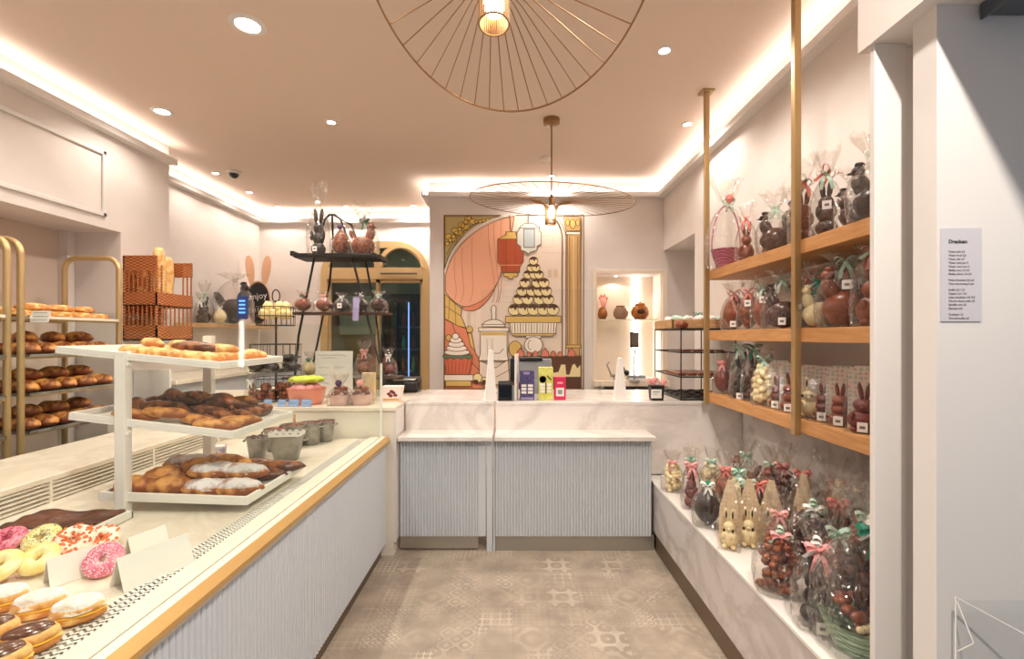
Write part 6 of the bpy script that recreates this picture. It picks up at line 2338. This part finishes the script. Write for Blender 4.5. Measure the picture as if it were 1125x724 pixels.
# ------------------------------------------------------------------ drinks list on the right-hand frame
dl = thing('drinks_sign', 'narrow white printed drinks list taped to the white entrance frame', 'paper sign', (at(1055, 302, 1.249).x, 1.2485, at(1055, 302, 1.249).z))
hw, hh = 22 * 1.249 / F, 51 * 1.249 / F
MB().box(-hw, hw, -.001, 0, -hh, hh).build('sheet', mat('list_paper', (226, 220, 226), .5), dl)
MB().box(-hw - .002, hw + .002, -.0022, -.0012, -hh - .002, hh + .002).build('clear_sleeve', W['plexi'], dl)
text_mesh('Dranken:', .0135, 'heading', W['ink'], dl, T(-hw * .62, -.0016, hh * .68) @ RX(PI / 2), 0.0001, bold=.0004)
lines = ['Water plat 2,5', 'Water bruis 2,5', 'Water citr 2,5', 'Water mint per 3', 'Water rood vers 3', 'Melkje vers 1,5 3,0', 'Melkje choco 1,5 3,0', '', 'Frisse limonade 3,0 per', 'Thee met honing 3 per', '', 'Koffie 2,0 / 2,5', 'Cappuc 2,5 / 3,0', 'Latte macchiato 3,0 /3,5', 'Warme choco melk 3,5', 'Ijskoffie vers 3,5', 'Espresso 2,0', '', 'Croissant 1,5', 'Chocobroodje 2,0']
z = hh * .48
for s in lines:
    if s:
        text_mesh(s, .0072, 'lettering', W['inkgrey'], dl, T(-hw * .62, -.0016, z) @ RX(PI / 2), 0.0001, bold=.00015)
    z -= .0098 if s else .0062
ac = thing('wall_mounted_leaflet_holder', 'clear acrylic holder with white edges at the bottom of the white entrance frame', 'holder', (at(1090, 700, 1.23).x, 1.23, at(1090, 690, 1.23).z))
x0 = at(1049, 690, 1.23).x - ac.location.x
MB().box(x0, x0 + .30, .0, .004, -.30, .07).build('pane', W['plexi'], ac)
m = MB()
m.tube([(x0, -.002, -.3), (x0, -.002, .082), (x0 + .25, -.06, -.05)], .0022, 6)
m.tube([(x0 + .004, -.002, .07), (x0 + .02, -.03, -.02), (x0 + .004, -.002, -.06)], .0016, 6)
m.build('white_edge', W['paper'], ac)
br = thing('shutter_rail', 'dark grey angled metal rail at the top right corner of the entrance', 'rail', (at(1118, 0, 1.17).x, 1.17, at(1118, 0, 1.17).z + .012))
MB().box(-.02, .25, -.03, .075, .0, .03).box(-.02, -.014, -.03, .075, -.012, 0).build('rail', mat('anthracite', (92, 96, 104), .4, .3), br, bevel=.002)

# ------------------------------------------------------------------ camera, sky, view
cam = bpy.data.cameras.new('camera')
cam.sensor_fit = 'HORIZONTAL'
cam.sensor_width = 36.0
cam.lens = 36.0 * F / 1125.0
cam.shift_x = -(VX - 562.5) / 1125.0
cam.shift_y = (VY - 362.0) / 1125.0
cam.clip_start = .05
co = bpy.data.objects.new('camera', cam)
COL.objects.link(co)
co.location = (0, 0, EYE)
co.rotation_euler = (PI / 2, 0, 0)
scene.camera = co
w = bpy.data.worlds.new('street_daylight')
scene.world = w
w.use_nodes = True
bg = w.node_tree.nodes['Background']
bg.inputs[0].default_value = (.74, .84, 1.0, 1)
bg.inputs[1].default_value = .32
vs_ = scene.view_settings
scene.display_settings.display_device = 'sRGB'
vs_.view_transform = 'Standard'
vs_.look = 'None'
vs_.gamma = 1.0
vs_.use_curve_mapping = False
vs_.exposure = 0.12
cy = scene.cycles
cy.use_denoising = True
cy.max_bounces = 10
cy.diffuse_bounces = 5
cy.glossy_bounces = 4
cy.transparent_max_bounces = 24
cy.sample_clamp_indirect = 6.0
cy.caustics_reflective = False
cy.caustics_refractive = False
